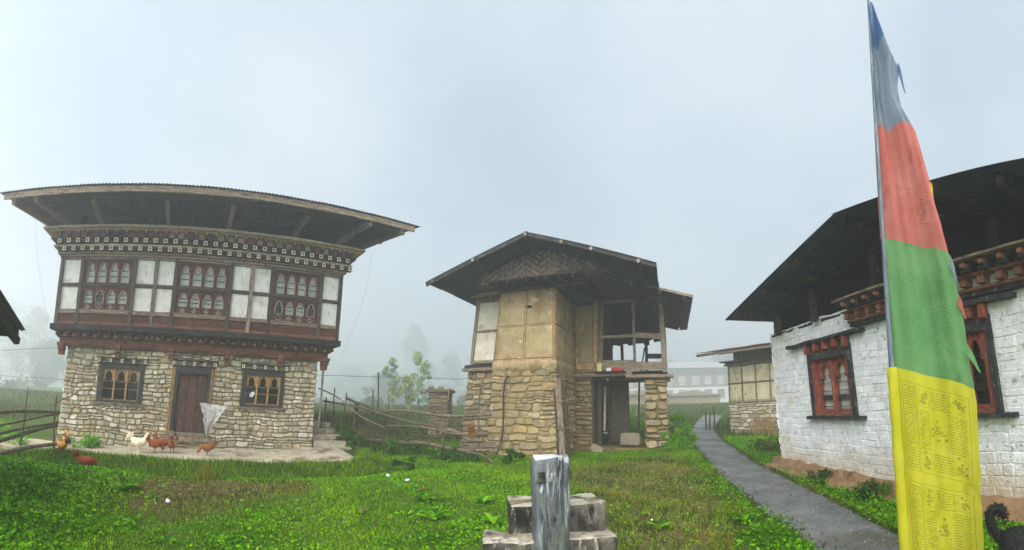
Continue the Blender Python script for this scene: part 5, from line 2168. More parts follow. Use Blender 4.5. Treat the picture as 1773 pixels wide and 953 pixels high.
# the sleeve round the pole, one strip to each band
for i, (nm, za, zb, c1, c2, sl) in enumerate(BANDS[1:], 1):
    if i < 4:
        continue
    mb = MB()
    vs, fs = [], []
    nz = 30
    for k in range(nz + 1):
        z = za + (zb - za) * k / nz + (.14 if i == 4 and k == nz else 0)
        rr = (.050 if i > 2 else .036) * (1 + .15 * noise.noise((z * 5, 3, i)))
        for j in range(13):
            a = 2 * math.pi * j / 12
            vs.append((PX + .006 + math.cos(a) * rr * .9, PY - .004 + math.sin(a) * rr * .8, z))
    for k in range(nz):
        for j in range(12):
            a = k * 13 + j
            fs.append((a, a + 1, a + 14, a + 13))
    mb.add(vs, fs)
    mb.build('sleeve', bpy.data.materials['cloth_' + nm], pf, None, True)
# ragged ends torn from the free edge
for i, (z, cname, ln, up) in enumerate(((4.32, 'blue_band', .05, -.22), (2.62, 'white_band', .06, -.22), (2.30, 'red_band', .05, -.16), (1.90, 'green_band', .10, -.20), (3.22, 'yellow_band', .02, -.12))):
    p = flag_pt(1.0, z)
    mb = MB()
    vs, fs = [], []
    for k in range(7):
        t = k / 6
        c0 = p + Vector((fx * ln * t, fy * ln * t, up * t)) + nrm * (.03 * math.sin(5 * t))
        w_ = .035 * (1 - t) ** .7 + .003
        vs += [tuple(c0 + Vector((0, 0, w_))), tuple(c0 - Vector((fx * w_ * .6, fy * w_ * .6, w_)))]
    for k in range(6):
        fs.append((2 * k, 2 * k + 1, 2 * k + 3, 2 * k + 2))
    mb.add(vs, fs)
    mb.build('torn_strip', bpy.data.materials['cloth_' + cname], pf, None, True)

# block-printed text: rows of small letters hung from a head line, framed pictures (deities left out)
ink = {'yellow_band': mat('dark_print_on_yellow', ((118, 114, 26), (146, 140, 34)), 30, .95, 0, vary=.15), 'green_band': mat('faint_print_on_green', ((84, 138, 82), (98, 152, 94)), 30, .95, 0, vary=.1),
       'red_band': mat('faint_print_on_red', ((184, 92, 82), (200, 106, 94)), 30, .95, 0, vary=.1)}


def mark(mb, pts):
    vs = [tuple(flag_pt(s, z, -.0)) for s, z in pts]
    off = nrm * .0025
    mb.add([tuple(Vector(v) + off) for v in vs], [tuple(range(len(vs)))])


def stroke(mb, s0, z0, s1, z1, w):
    """thin line on the cloth; w in metres"""
    n = max(1, int(max(abs(s1 - s0) * .6, abs(z1 - z0)) / .03))
    for k in range(n):
        a, c_ = k / n, (k + 1) / n
        p0 = (s0 + (s1 - s0) * a, z0 + (z1 - z0) * a)
        p1 = (s0 + (s1 - s0) * c_, z0 + (z1 - z0) * c_)
        if abs(z1 - z0) > abs(s1 - s0) * .6:
            q = w / .6
            mark(mb, [(p0[0] - q, p0[1]), (p0[0] + q, p0[1]), (p1[0] + q, p1[1]), (p1[0] - q, p1[1])])
        else:
            mark(mb, [(p0[0], p0[1] - w), (p1[0], p1[1] - w), (p1[0], p1[1] + w), (p0[0], p0[1] + w)])


def slope_z(s, z):
    return z - .24 * s ** 1.25


def print_rows(mb, s0, s1, ztop, zbot, pitch, seed, dens=.8):
    rd = random.Random(seed)
    z = ztop
    while z > zbot:
        s = s0 + rd.uniform(0, .01)
        while s < s1 - .012:
            wl = rd.uniform(.008, .017)
            if rd.random() < dens:
                h = pitch * rd.uniform(.35, .62)
                zz = slope_z(s, z)
                mark(mb, [(s, zz), (s + wl * .85, slope_z(s + wl * .85, z)), (s + wl * .85, slope_z(s + wl * .85, z) - .0035), (s, zz - .0035)])
                x_ = s + wl * rd.uniform(.1, .6)
                mark(mb, [(x_, zz - .003), (x_ + .0045, zz - .003), (x_ + .003, zz - h), (x_ - .001, zz - h)])
                if rd.random() < .5:
                    x_ = s + wl * .1
                    mark(mb, [(x_, zz - h * .5), (x_ + wl * .5, zz - h * .42), (x_ + wl * .5, zz - h * .42 - .003), (x_, zz - h * .5 - .003)])
            s += wl
            if rd.random() < .05:
                s += .012
        z -= pitch


def frame_box(mb, s0, s1, z0, z1, w=.0014):
    for a, c_, d, e_ in ((s0, z0, s1, z0), (s0, z1, s1, z1), (s0, z0, s0, z1), (s1, z0, s1, z1)):
        stroke(mb, a, slope_z(a, c_), d, slope_z(d, e_), w)


def blot(mb, s0, s1, z0, z1, seed, n=26):
    """smudged vignette"""
    rd = random.Random(seed)
    for _ in range(n):
        a = rd.gauss((s0 + s1) / 2, (s1 - s0) * .17)
        c_ = rd.gauss((z0 + z1) / 2, abs(z1 - z0) * .18)
        r_ = rd.uniform(.006, .016)
        pts = []
        for k in range(7):
            t = 2 * math.pi * k / 7
            ss = a + math.cos(t) * r_ * rd.uniform(.5, 1.2) / .6
            pts.append((ss, slope_z(ss, c_) + math.sin(t) * r_ * rd.uniform(.4, 1.0)))
        mark(mb, pts)


pm_ = MB()
for (zt, zb) in ((1.71, 1.02), (.93, .25)):
    for (s0, s1) in ((.27, .93), (.10, .25)):
        frame_box(pm_, s0, s1, zt, zb)
    print_rows(pm_, .11, .245, zt - .03, zb + .03, .021, int(zt * 10), .85)
    boxes = [(.30, .42, zt - .03, zt - .17), (.73, .88, zt - .03, zt - .16), (.30, .42, zb + .16, zb + .03), (.73, .88, zb + .16, zb + .03), (.44, .62, (zt + zb) / 2 + .10, (zt + zb) / 2 - .08)]
    for bi, (a, c_, d, e_) in enumerate(boxes):
        if bi != 4:
            frame_box(pm_, a, c_, d, e_, .001)
        blot(pm_, a, c_, e_, d, int(zt * 100) + bi)
    print_rows(pm_, .44, .71, zt - .035, zt - .17, .021, 3, .85)
    print_rows(pm_, .64, .90, zt - .19, zb + .19, .021, 4, .9)
    print_rows(pm_, .29, .43, zt - .20, zb + .19, .021, 5, .8)
    print_rows(pm_, .44, .71, zb + .16, zb + .03, .021, 6, .85)
o = pm_.build('text_print', ink['yellow_band'], pf)
pm_ = MB()
for zt, zb in ((2.62, 2.02),):
    print_rows(pm_, .15, .92, zt, zb, .030, 8, .55)
    frame_box(pm_, .45, .68, 2.46, 2.24, .001)
pm_.build('text_print', ink['green_band'], pf)
pm_ = MB()
print_rows(pm_, .2, .9, 3.35, 3.05, .032, 9, .5)
frame_box(pm_, .42, .66, 3.36, 3.16, .001)
pm_.build('text_print', ink['red_band'], pf)

# ================================================================== wires
for i, (lab, pts) in enumerate((
        ('thin overhead wire running to the left end of the farmhouse', [(-14.5, 1.4, 2.3), (-10.4, 3.6, 2.45), (-9.05, 4.71, 2.58)]),
        ('thin overhead wire crossing low in front of the farmhouse windows', [(-14, 1.2, 1.75), (-11.3, 4.0, 1.80), (-9.0, 7.1, 1.86), (-6.4, 9.5, 1.93), (-5.4, 10.4, 2.0)]),
        ('thin overhead wire sagging in the mist behind the brushwood fence', [(-10.5, 15.6, 3.4), (-8.96, 17.88, 2.94), (-2.95, 21.8, 3.05), (4, 25, 3.6)]),
        ('loose cable hanging from the left eave of the farmhouse', [(-10.44, 4.32, 6.35), (-10.40, 4.45, 5.2), (-10.30, 4.65, 4.2), (-10.2, 4.85, 3.3)]),
        ('loose cable hanging from the right eave of the farmhouse', [(-4.25, 11.77, 6.25), (-4.35, 11.72, 5.2), (-4.6, 11.6, 4.2), (-5.0, 11.45, 3.0)]))):
    b = MB()
    P = [Vector(p) for p in pts]
    q = []
    for a, c_ in zip(P[:-1], P[1:]):
        for k in range(5):
            q.append(a.lerp(c_, k / 5))
    q.append(P[-1])
    b.tube(q, .0045 if i < 2 else .012 if i == 2 else .0022, 5)
    o = b.build('wire', M['rope'])
    tag(o, lab, 'wire', 'wires')


# ================================================================== hens
def ell(c, rx, ry, rz_, n=14, tilt=0.0):
    """vertical ellipse ring across x at point c (x forward)"""
    return [(c[0] + math.sin(tilt) * math.cos(2 * math.pi * k / n) * rz_ * -1, c[1] + math.sin(2 * math.pi * k / n) * ry, c[2] + math.cos(2 * math.pi * k / n) * rz_ * math.cos(tilt)) for k in range(n)]


def voxel(o, size, it=3):
    m = o.modifiers.new('merge', 'REMESH')
    m.mode = 'VOXEL'
    m.voxel_size = size
    m.use_smooth_shade = True
    s = o.modifiers.new('smooth', 'SMOOTH')
    s.iterations = it
    s.factor = .5


def hen(label, loc, rz_, body, neck, tail, scale=1.0, peck=0.0, crouch=0.0):
    t = thing('hen', label, 'hen', loc, rz_, 'hens on and before the apron')
    t.scale = (scale * .86,) * 3
    mb = MB()
    h = .20 - crouch
    spine = [(-.185, h + .115, .022), (-.155, h + .095, .052), (-.10, h + .06, .083), (-.03, h + .03, .102), (.05, h + .025, .104), (.115, h + .05, .085)]
    if peck:
        nk = [((.16, h + .045), .060), ((.20, h + .0), .045), ((.228, h - .05), .036), ((.248, h - .088), .034), ((.262, h - .122), .016)]
    else:
        nk = [((.15, h + .10), .062), ((.172, h + .155), .046), ((.186, h + .205), .037), ((.206, h + .240), .036), ((.238, h + .245), .016)]
    spine += [(c[0], c[1], r_) for c, r_ in nk]
    mb.tube([(x_, 0, z_) for x_, z_, _ in spine], [r_ for _, _, r_ in spine], 14)
    for s in (-1, 1):                                   # thighs and shanks belong to the body
        mb.tube([(.0, s * .045, h - .02), (.012, s * .045, h - .10)], [.036, .014], 8)
        mb.tube([(.012, s * .045, h - .09), (-.004, s * .045, .012)], [.011, .009], 6)
        for a in (-.5, 0, .5):
            mb.tube([(-.004, s * .045, .012), (.05 * math.cos(a), s * .045 + .05 * math.sin(a), .006)], [.008, .005], 5)
    o = mb.build('body', body, t, None, True)
    voxel(o, .009)
    tl = MB()
    for k in range(10):
        el = .25 + 1.0 * (k // 2) / 4
        sd2 = (-1 if k % 2 else 1)
        p = Vector((-.13, sd2 * .012, h + .10))
        q = p + Vector((-.15 * math.cos(el), sd2 * (.03 + .02 * math.cos(el)), .15 * math.sin(el)))
        tl.beam(p, q, .012, .040, 0, 3, .002, up=(0, 0, 1), w2=.008, h2=.030)
    tl.build('tail', tail, t, None, True)
    hx, hz = (nk[3][0][0], nk[3][0][1])
    cb = MB()
    for k in range(4):
        cb.beam((hx - .012 + .012 * k, 0, hz + .022), (hx - .014 + .012 * k, 0, hz + .05 + .008 * (k % 2)), .008, .012)
    cb.build('comb', M['red_cloth'], t)
    wt = MB()
    wt.tube([(hx + .018, 0, hz - .02), (hx + .018, 0, hz - .05)], [.010, .013], 7)
    wt.build('wattle', M['red_cloth'], t)
    bk = MB()
    d = Vector((1, 0, -.15)) if not peck else Vector((.5, 0, -1)).normalized()
    p = Vector((nk[4][0][0], 0, nk[4][0][1]))
    bk.tube([p - d * .012, p + d * .028], [.012, .002], 7)
    bk.build('beak', M['tan_wood'], t)
    for s in (-1, 1):
        w_ = MB()
        rr = []
        for x_, ry, rz2 in ((-.15, .004, .02), (-.08, .016, .055), (.0, .02, .065), (.07, .014, .05), (.10, .004, .02)):
            rr.append([(x_, s * (.088 - max(0, -x_) * .25) + s * math.sin(2 * math.pi * k / 10) * ry, h + .035 + math.cos(2 * math.pi * k / 10) * rz2) for k in range(10)])
        w_.loft(rr)
        w_.build('wing', neck, t, None, True)
    return t


def feathers(name, c1, c2):
    return mat(name, (c1, c2), 22, .85, .5, 60, stretch=(1, 1.6, 1.6), vary=.06, bdist=.01)


FB = {'buff': feathers('buff_feathers', (176, 116, 50), (206, 150, 80)), 'red': feathers('red_brown_feathers', (120, 46, 24), (160, 72, 38)), 'white': feathers('cream_white_feathers', (222, 206, 170), (238, 228, 204)),
      'brown': feathers('brown_feathers', (120, 72, 34), (164, 106, 56)), 'black': feathers('black_feathers', (20, 22, 22), (44, 46, 46)), 'tan': feathers('tan_feathers', (160, 116, 70), (196, 156, 108)), 'russet': feathers('russet_feathers', (146, 70, 32), (180, 100, 52))}


def ap_z(x, y):
    """height of the apron top"""
    u, v = toloc(HA_O, HA_R, x, y)
    zw = -.06 + .34 * (max(u, -4) + 4) / 8
    vf = -2.05 - max(0, -3.2 - u) * .55
    zf = max(.05, .10 + .012 * (u + 3))
    t = min(max((v - .25) / (vf - .25), 0), 1)
    return zw + (zf - zw) * t


for lab, (x, y), rz_, bd, nk_, tl_, sc_, pk, cr_ in (
        ('golden buff hen with a black tail near the fence post', (-8.85, 4.85), 3.3 + math.pi * 0, 'buff', 'buff', 'black', 1.05, 0, .03),
        ('dark red hen pecking in the weeds below the apron', (-6.85, 4.30), .9, 'red', 'red', 'red', 1.15, 1, .06),
        ('big cream white hen before the stone wall', (-8.30, 6.75), .5, 'white', 'white', 'white', 1.35, 0, .02),
        ('russet hen seen end on, between the white hen and the rooster-tailed one', (-8.02, 7.05), 1.3, 'russet', 'russet', 'russet', 1.2, 1, 0),
        ('red brown hen with a black and white tail behind the russet one', (-8.05, 7.35), 3.9, 'red', 'red', 'black', 1.2, 0, 0),
        ('upright brown hen with a pale breast left of the door', (-7.78, 7.45), -1.1, 'brown', 'tan', 'brown', 1.2, 0, 0),
        ('brown hen alone at the apron edge below the door', (-7.02, 7.95), -2.2, 'brown', 'brown', 'brown', 1.1, 1, .02),
        ('pale tan hen half hidden behind the farmhouse corner', (-9.55, 5.35), 2.6, 'tan', 'tan', 'tan', 1.1, 0, .02)):
    u, v = toloc(HA_O, HA_R, x, y)
    z = ap_z(x, y) if v > -2.02 - max(0, -3.2 - u) * .55 else float(gz(x, y))
    hen(lab, (x, y, z + .002), rz_, FB[bd], FB[nk_], FB[tl_], sc_, pk, cr_)

# ================================================================== dog (only its curled tail and back reach into the frame)
FUR = mat('black_fur', ((8, 9, 10), (20, 21, 23)), 30, .75, .9, 90, vary=.02, bdist=.012, spec=.35)
dg = thing('dog', 'black dog with its tail curled up, at the foot of the white wall', 'dog', (3.03, 1.03, float(gz(3.03, 1.03))), -1.05)
mb = MB()
D_ = lambda x, y, z: (x, y, z)
sp = [(-.33, .40, .045, .05), (-.29, .415, .085, .10), (-.20, .415, .105, .125), (-.08, .41, .10, .118), (.04, .40, .105, .125), (.15, .39, .115, .15), (.25, .405, .105, .145), (.32, .44, .085, .115), (.38, .50, .068, .085), (.43, .565, .062, .075), (.48, .60, .072, .08), (.54, .605, .07, .072), (.585, .585, .045, .048), (.65, .57, .034, .034), (.68, .565, .018, .02)]
mb.loft([[(x, math.sin(2 * math.pi * k / 16) * ry, z + math.cos(2 * math.pi * k / 16) * rz2) for k in range(16)] for x, z, ry, rz2 in sp])
for s in (-1, 1):
    mb.tube([(-.24, s * .075, .40), (-.20, s * .082, .30), (-.27, s * .08, .17), (-.255, s * .08, .03)], [.075, .06, .03, .024], 9)
    mb.tube([(-.255, s * .08, .03), (-.20, s * .08, .018)], [.026, .022], 8)
    mb.tube([(.20, s * .075, .36), (.19, s * .08, .24), (.215, s * .08, .13), (.205, s * .08, .03)], [.06, .042, .027, .023], 9)
    mb.tube([(.205, s * .08, .03), (.255, s * .08, .018)], [.025, .02], 8)
    mb.tube([(.50, s * .05, .66), (.495, s * .062, .735)], [.03, .006], 6)
tp = []
for k in range(15):
    a = k / 14
    ang = -2.2 + a * 4.6
    tp.append((-.335 + .0 - .085 * math.sin(ang + 2.2) * (1 - .15 * a) - .03 + .04 * a, .015 * a, .50 + .145 * (1 - math.cos(ang + 2.2)) * .5 * 1.05 - .05))
tp = [(-.31, 0, .45), (-.345, 0, .50), (-.372, 0, .55), (-.388, .002, .60), (-.385, .004, .648), (-.360, .006, .682), (-.322, .008, .690), (-.290, .01, .672), (-.278, .012, .636), (-.286, .014, .600)]
mb.tube(tp, [.034, .034, .036, .038, .039, .038, .036, .033, .028, .018], 10)
o = mb.build('body', FUR, dg, None, True)
voxel(o, .011, 4)
# shaggy hair along the tail and back
hb = []
for i in range(2600):
    if i < 1200:
        k = random.uniform(0, len(tp) - 1.01)
        j = int(k)
        p = Vector(tp[j]).lerp(Vector(tp[j + 1]), k - j)
        d = Vector((random.gauss(0, 1), random.gauss(0, 1), random.gauss(0, 1))).normalized()
        p = p + d * .032
        L_ = .03
    else:
        k = random.uniform(0, 8)
        j = int(k)
        f = k - j
        x, z, ry, rz2 = [a + (c_ - a) * f for a, c_ in zip(sp[j], sp[j + 1])]
        a = random.gauss(0, 1.1)
        n_ = Vector((0, math.sin(a), math.cos(a)))
        p = Vector((x, math.sin(a) * ry * .96, z + math.cos(a) * rz2 * .96))
        d = (n_ * .5 + Vector((-.9, 0, -.1))).normalized()
        L_ = .035
    sd_ = d.cross(Vector((random.gauss(0, 1), random.gauss(0, 1), random.gauss(0, 1)))).normalized() * .0035
    hb += [tuple(p - sd_), tuple(p + sd_), tuple(p + d * L_ * random.uniform(.5, 1.2))]
hb = np.array(hb)
np_mesh('hair', hb, np.arange(len(hb)).reshape(-1, 3), np.repeat(rng.random(len(hb) // 3), 3), FUR, dg)

# ================================================================== roof corner at the left edge
T = Vector((-6.93, 2.87, 2.58))
ang = math.atan2(-.551, .834)
ro = thing('neighbouring_shed', 'corner of a dark corrugated shed roof at the left edge', 'shed', (T.x, T.y, 0), ang)
# local x runs up the verge towards the viewer, local -y runs along the eave
for k in range(4):
    y = -.8 * k
    sh = MB()
    vs, fs = [], []
    nx = 41
    for j in range(2):
        for i in range(nx):
            t_ = i / (nx - 1)
            x_ = 0 if j == 0 else 3.2
            vs.append((x_, y - .86 * t_, 2.58 + x_ * .13 + .011 * math.sin(2 * math.pi * 9 * t_) + .007 * (k % 2)))
    vs += [(a, b_, c - .006) for a, b_, c in vs]
    o2 = 2 * nx
    for i in range(nx - 1):
        fs += [(i, i + 1, nx + i + 1, nx + i), (o2 + i, o2 + nx + i, o2 + nx + i + 1, o2 + i + 1), (i, o2 + i, o2 + i + 1, i + 1), (nx + i, nx + i + 1, o2 + nx + i + 1, o2 + nx + i)]
    for i in (0, nx - 1):
        fs.append((i, nx + i, o2 + nx + i, o2 + i))
    sh.add(vs, fs)
    sh.build('roof_sheet', M['metal_roof'], ro)
for x_, y0_, y1_ in ((.18, -.10, -3.3), (1.5, -.1, -3.3), (3.0, -.1, -3.3)):
    b = MB()
    b.beam((x_, y0_, 2.58 + x_ * .13 - .10), (x_, y1_, 2.58 + x_ * .13 - .10), .10, .12, 0, 3, .008)
    b.build('purlin', M['wood_dark'], ro)
for y_ in (-.12, -1.3, -3.2):
    b = MB()
    b.beam((.1, y_, 2.58 + .013 - .23), (3.2, y_, 2.58 + .416 - .23), .09, .12, 0, 3, .008)
    b.build('rafter', M['wood_black'], ro)
b = MB()
b.box(.9, 3.2, -3.2, -.85, -.2, 2.45)
b.build('wall', M['mortar'], ro)

# ================================================================== house behind the white one
H5 = thing('daub_house', 'stone and yellowish daub house in the mist beyond the white house', 'house', (9.12, 15.9, .15), -1.20)
wbx = lambda *a, **k: MB().box(*a, **k)
b = MB()
b.box(0, 4.5, 0, 5, -.4, 1.42)
w5 = b.build('wall', M['mortar'], H5)
rubble(w5, courses(0, 4.5, -.1, 1.40, (), (.12, .2), (.25, .5), .1, 61), lambda u, d, z: (u, d, z), M['stone_tan'], depth=.04, gap=.008, seed=5000, limit=120)
b = MB()
b.box(.02, 4.5, .02, 5, 1.42, 3.02)
b.build('upper_wall', M['yellow_daub'], H5)
for i in range(6):
    for za, zb in ((1.50, 2.20), (2.28, 2.98)):
        b = MB()
        b.cbox(.08 + .72 * i, .74 + .72 * i, -.012, .019, za, zb, .008)
        b.build('panel', M['yellow_daub'], H5)
for i in range(7):
    b = MB()
    b.box(.01 + .72 * i, .07 + .72 * i, -.03, .019, 1.44, 3.0, j=.004)
    b.build('post', M['wood_grey'], H5)
for z in (1.43, 2.24, 3.0):
    b = MB()
    b.box(0, 4.5, -.035, .018, z - .03, z + .025, j=.004)
    b.build('rail', M['wood_grey'], H5)
for za, zb, yy in ((3.03, 3.10, -.12), (3.18, 3.24, -.24)):
    b = MB()
    b.box(yy * 1.2, 4.5, yy, 5, za, zb, j=.005)
    b.build('cornice_board', M['wood_grey'], H5)
for i in range(18):
    b = MB()
    b.box(.0 + .25 * i, .10 + .25 * i, -.2, .1, 3.105, 3.175)
    b.build('joist_end', M['wood_dark'], H5)
b = MB()
b.box(.1, 4.5, .3, 5, 3.24, 3.75)
b.build('attic', M['wood_grey'], H5)
for k in range(6):
    sh = MB()
    vs, fs = [], []
    nx = 33
    for j in range(2):
        for i in range(nx):
            t_ = i / (nx - 1)
            vs.append((-.95 + .98 * (k + t_ * 1.03), -1.15 if j == 0 else 5.6, (3.62 if j == 0 else 4.5) + .012 * math.sin(2 * math.pi * 8 * t_) + .007 * (k % 2)))
    vs += [(a, b_, c - .006) for a, b_, c in vs]
    o2 = 2 * nx
    for i in range(nx - 1):
        fs += [(i, i + 1, nx + i + 1, nx + i), (o2 + i, o2 + nx + i, o2 + nx + i + 1, o2 + i + 1), (i, o2 + i, o2 + i + 1, i + 1)]
    for i in (0, nx - 1):
        fs.append((i, nx + i, o2 + nx + i, o2 + i))
    sh.add(vs, fs)
    sh.build('roof_sheet', M['roof_rust'], H5)
for y_ in (-1.0, .5):
    b = MB()
    b.beam((-.9, y_, 3.52 + (y_ + 1) * .13), (4.8, y_, 3.52 + (y_ + 1) * .13), .08, .1, 0, 3, .006)
    b.build('purlin', M['wood_grey'], H5)
# bamboo lattice leaning on it
lt = thing('bamboo_lattice', 'brown bamboo lattice screen leaning against the daub house wall', 'lattice', (9.12, 15.9, .15), -1.20)
for i in range(15):
    b = MB()
    xx = 1.25 + .10 * i
    b.beam((xx, -.30, -.1), (xx, -.12, .78), .022, .015, 0, 1, 0, up=(0, 1, 0))
    b.build('upright', M['tan_wood'], lt)
for k in range(8):
    b = MB()
    zz = -.03 + .108 * k
    yy = -.30 + .205 * (zz + .1)
    b.beam((1.22, yy - .015, zz), (2.70, yy - .015, zz), .015, .022, 0, 1)
    b.build('crosspiece', M['tan_wood'], lt)

# gate stakes by the track
for i, (x, y, h) in enumerate(((8.95, 17.95, 1.0), (9.12, 17.85, .86), (9.28, 17.75, 1.12))):
    b = MB()
    pole(b, (x, y, .1), (x + .03, y, .3 + h), .045, .035, .02, 7, 5, 400 + i)
    o = b.build('gate_stake', M['bark'], None, None, True)
    tag(o, ('left one of three dark stakes beside the misty end of the track', 'short middle one of three dark stakes beside the track', 'tall right one of three dark stakes beside the track')[i], 'stake', 'stakes beside the track')

# far long building in the mist
FBx = thing('long_building', 'long two storey building with white and brown walls, faint in the mist', 'building', (36.0, 132.3, 1.45), -.20)
FBx.scale = (1.8, 1.8, 1.8)
b = MB()
b.box(0, 23, 0, 10, -1, 3.1)
b.build('ground_floor', M['white_paint'], FBx)
b = MB()
b.box(0, 23, -.02, 10, 3.1, 6.2)
b.build('upper_floor', M['far_brown'], FBx)
b = MB()
b.box(-.3, 23.3, -.3, 10, 6.2, 6.6)
b.build('cornice', M['far_roof'], FBx)
b = MB()
vs = [(-1.5, -1.6, 6.8), (24.5, -1.6, 6.8), (24.5, 5, 8.4), (-1.5, 5, 8.4), (24.5, 11.5, 6.8), (-1.5, 11.5, 6.8)]
b.add(vs + [(x, y, z - .15) for x, y, z in vs], [(0, 1, 2, 3), (3, 2, 4, 5), (7, 6, 9, 8), (8, 9, 11, 10), (0, 6, 7, 1), (1, 7, 8, 2), (0, 3, 9, 6), (2, 8, 10, 4), (3, 5, 11, 9), (4, 10, 11, 5)])
b.build('roof', M['far_roof'], FBx)
for i in range(9):
    x = 1.2 + 2.5 * i
    b = MB()
    b.box(x - .6, x + .6, -.08, -.021, 3.6, 5.2)
    wn = b.build('window', M['white_paint'], FBx)
    for s in (-1, 1):
        for zz in (3.7, 4.45):
            p = MB()
            p.box(x + (.05 if s > 0 else -.52), x + (.52 if s > 0 else -.05), -.10, -.081, zz, zz + .65)
            p.build('pane', M['glass_pale'], wn)
    b = MB()
    b.box(x - .75, x + .75, -.06, -.001, .9, 2.7)
    b.build('shutter', M['far_brown'], FBx)

# low hut roofs down the track and a stone stack
for i, (x, y, w_, d_, h, rzz, lab) in enumerate(((27.0, 60.0, 9.4, 7, 2.7, -.2, 'low grey hut with a shallow roof in the mist beyond the track'), (17.9, 56.4, 7.8, 6, 2.9, .1, 'small grey hut seen in the mist under the gallery of the derelict house'))):
    t_ = thing('hut', lab, 'hut', (x, y, float(gz(x, y)) - 1.4), rzz, 'huts in the mist')
    b = MB()
    b.box(-w_ / 2 + .4, w_ / 2 - .4, -d_ / 2 + .4, d_ / 2 - .4, 0, h)
    b.build('wall', M['mortar'], t_)
    b = MB()
    b.prism([(-w_ / 2, h - .1), (w_ / 2, h - .1), (0, h + .75)], -d_ / 2, d_ / 2)
    b.build('roof', M['wood_grey'], t_)
t_ = thing('stone_stack', 'squat mossy stone stack topped by a slab behind the fence', 'stone stack', (-3.0, 16.7, .2), -.1)
b = MB()
b.box(-.40, .40, 0, .8, -.3, 1.95)
core = b.build('core', M['mortar'], t_)
rubble(core, courses(-.42, .42, -.1, 1.95, (), (.14, .24), (.25, .45), .1, 71), lambda u, d, z: (u, d, z), M['stone_grey'], depth=.05, seed=5600)
rubble(core, courses(0, .8, -.1, 1.95, (), (.14, .24), (.25, .45), .1, 72), lambda u, d, z: (.40 - d, u, z), M['stone_grey'], depth=.05, seed=5700)
slab('top_slab', -.52, .52, -.1, .9, 1.96, 2.10, M['stone_grey'], t_, .03, 3, .03, None, 3)
b = MB()
for x_ in (-.35, .05):
    b2 = MB()
    b2.loft([[(x_ + math.cos(2 * math.pi * k / 10) * .14 * s, .2 + math.sin(2 * math.pi * k / 10) * .12 * s, 2.09 + z) for k in range(10)] for z, s in ((0, 1), (.08, 1.05), (.14, .6))])
    b2.build('capping_stone', M['stone_grey'], t_)
b = MB()
b.tube([(-6.35, 19.1, .4), (-6.36, 19.1, 3.2)], .03, 6)
o = b.build('thin_mast', M['rope'])
tag(o, 'thin bare pole standing in the mist behind the fence', 'pole')


# ================================================================== trees and shrubs
def leaf_cloud(centres, per, lsize, rnd):
    """quads scattered in clumps: centres (x,y,z,r)"""
    V = []
    rv = []
    for (cx, cy, cz, r) in centres:
        n = per
        d = rnd.normal(size=(n, 3))
        d /= np.linalg.norm(d, axis=1)[:, None]
        rad = r * rnd.random(n) ** .45
        p = np.array([cx, cy, cz]) + d * rad[:, None] * np.array([1, 1, .8])
        a = rnd.normal(size=(n, 3))
        a /= np.linalg.norm(a, axis=1)[:, None]
        b_ = np.cross(a, rnd.normal(size=(n, 3)))
        b_ /= np.linalg.norm(b_, axis=1)[:, None]
        s = lsize * rnd.uniform(.6, 1.3, n)[:, None]
        V.append(np.stack([p - a * s, p + b_ * s * .45, p + a * s, p - b_ * s * .45], 1).reshape(-1, 3))
        rv.append(np.repeat(np.clip(rnd.random() * .5 + rnd.random(n) * .5, 0, 1), 4))
    return np.concatenate(V), np.concatenate(rv)


def tree(name, label, cat, loc, h, w, nclump=26, per=90, lsize=.22, m='tree_leaf', group=None, seed=0, trunk=.14, lo=.25, slim=1.0):
    rd = np.random.default_rng(seed)
    rr = random.Random(seed)
    t = thing(name, label, cat, loc, rr.uniform(0, 6), group)
    mb = MB()
    top = h * .86
    pts = [Vector((w * .05 * math.sin(3 * k / 6 + seed), w * .05 * math.cos(2.2 * k / 6 + seed), top * k / 6 - .2)) for k in range(7)]
    mb.tube(pts, [trunk * (1 - .8 * k / 6) + .01 for k in range(7)], 8, j=.08)
    cl = []
    for i in range(nclump):
        f = lo + (1 - lo) * (i + .5) / nclump
        prof = math.sin(math.pi * min(1, (f - lo * .6) / (1 - lo * .6)) ** .8) ** .7
        a = rr.uniform(0, 6.283)
        rad = w * .5 * prof * rr.uniform(.25, 1.0) * slim
        c = Vector((math.cos(a) * rad, math.sin(a) * rad, h * f))
        cl.append((c.x, c.y, c.z, w * rr.uniform(.10, .2)))
        k = min(6, int(f * 6.5))
        if i % 2 == 0:
            base = pts[max(1, k - 1)]
            mb.tube([base, base.lerp(c, .55) + Vector((0, 0, -.04 * h)), c], [trunk * .35, trunk * .2, trunk * .08], 5)
    mb.build('trunk', M['bark'], t, None, True)
    V, rv = leaf_cloud(cl, per, lsize, rd)
    o = np_mesh('crown', V, np.arange(len(V)).reshape(-1, 4), rv, M[m], t, nv=4)
    return t


def polar(px, d):
    """plan position in the direction of angle px (degrees right of straight ahead) at distance d"""
    return d * math.sin(R(px)), d * math.cos(R(px))


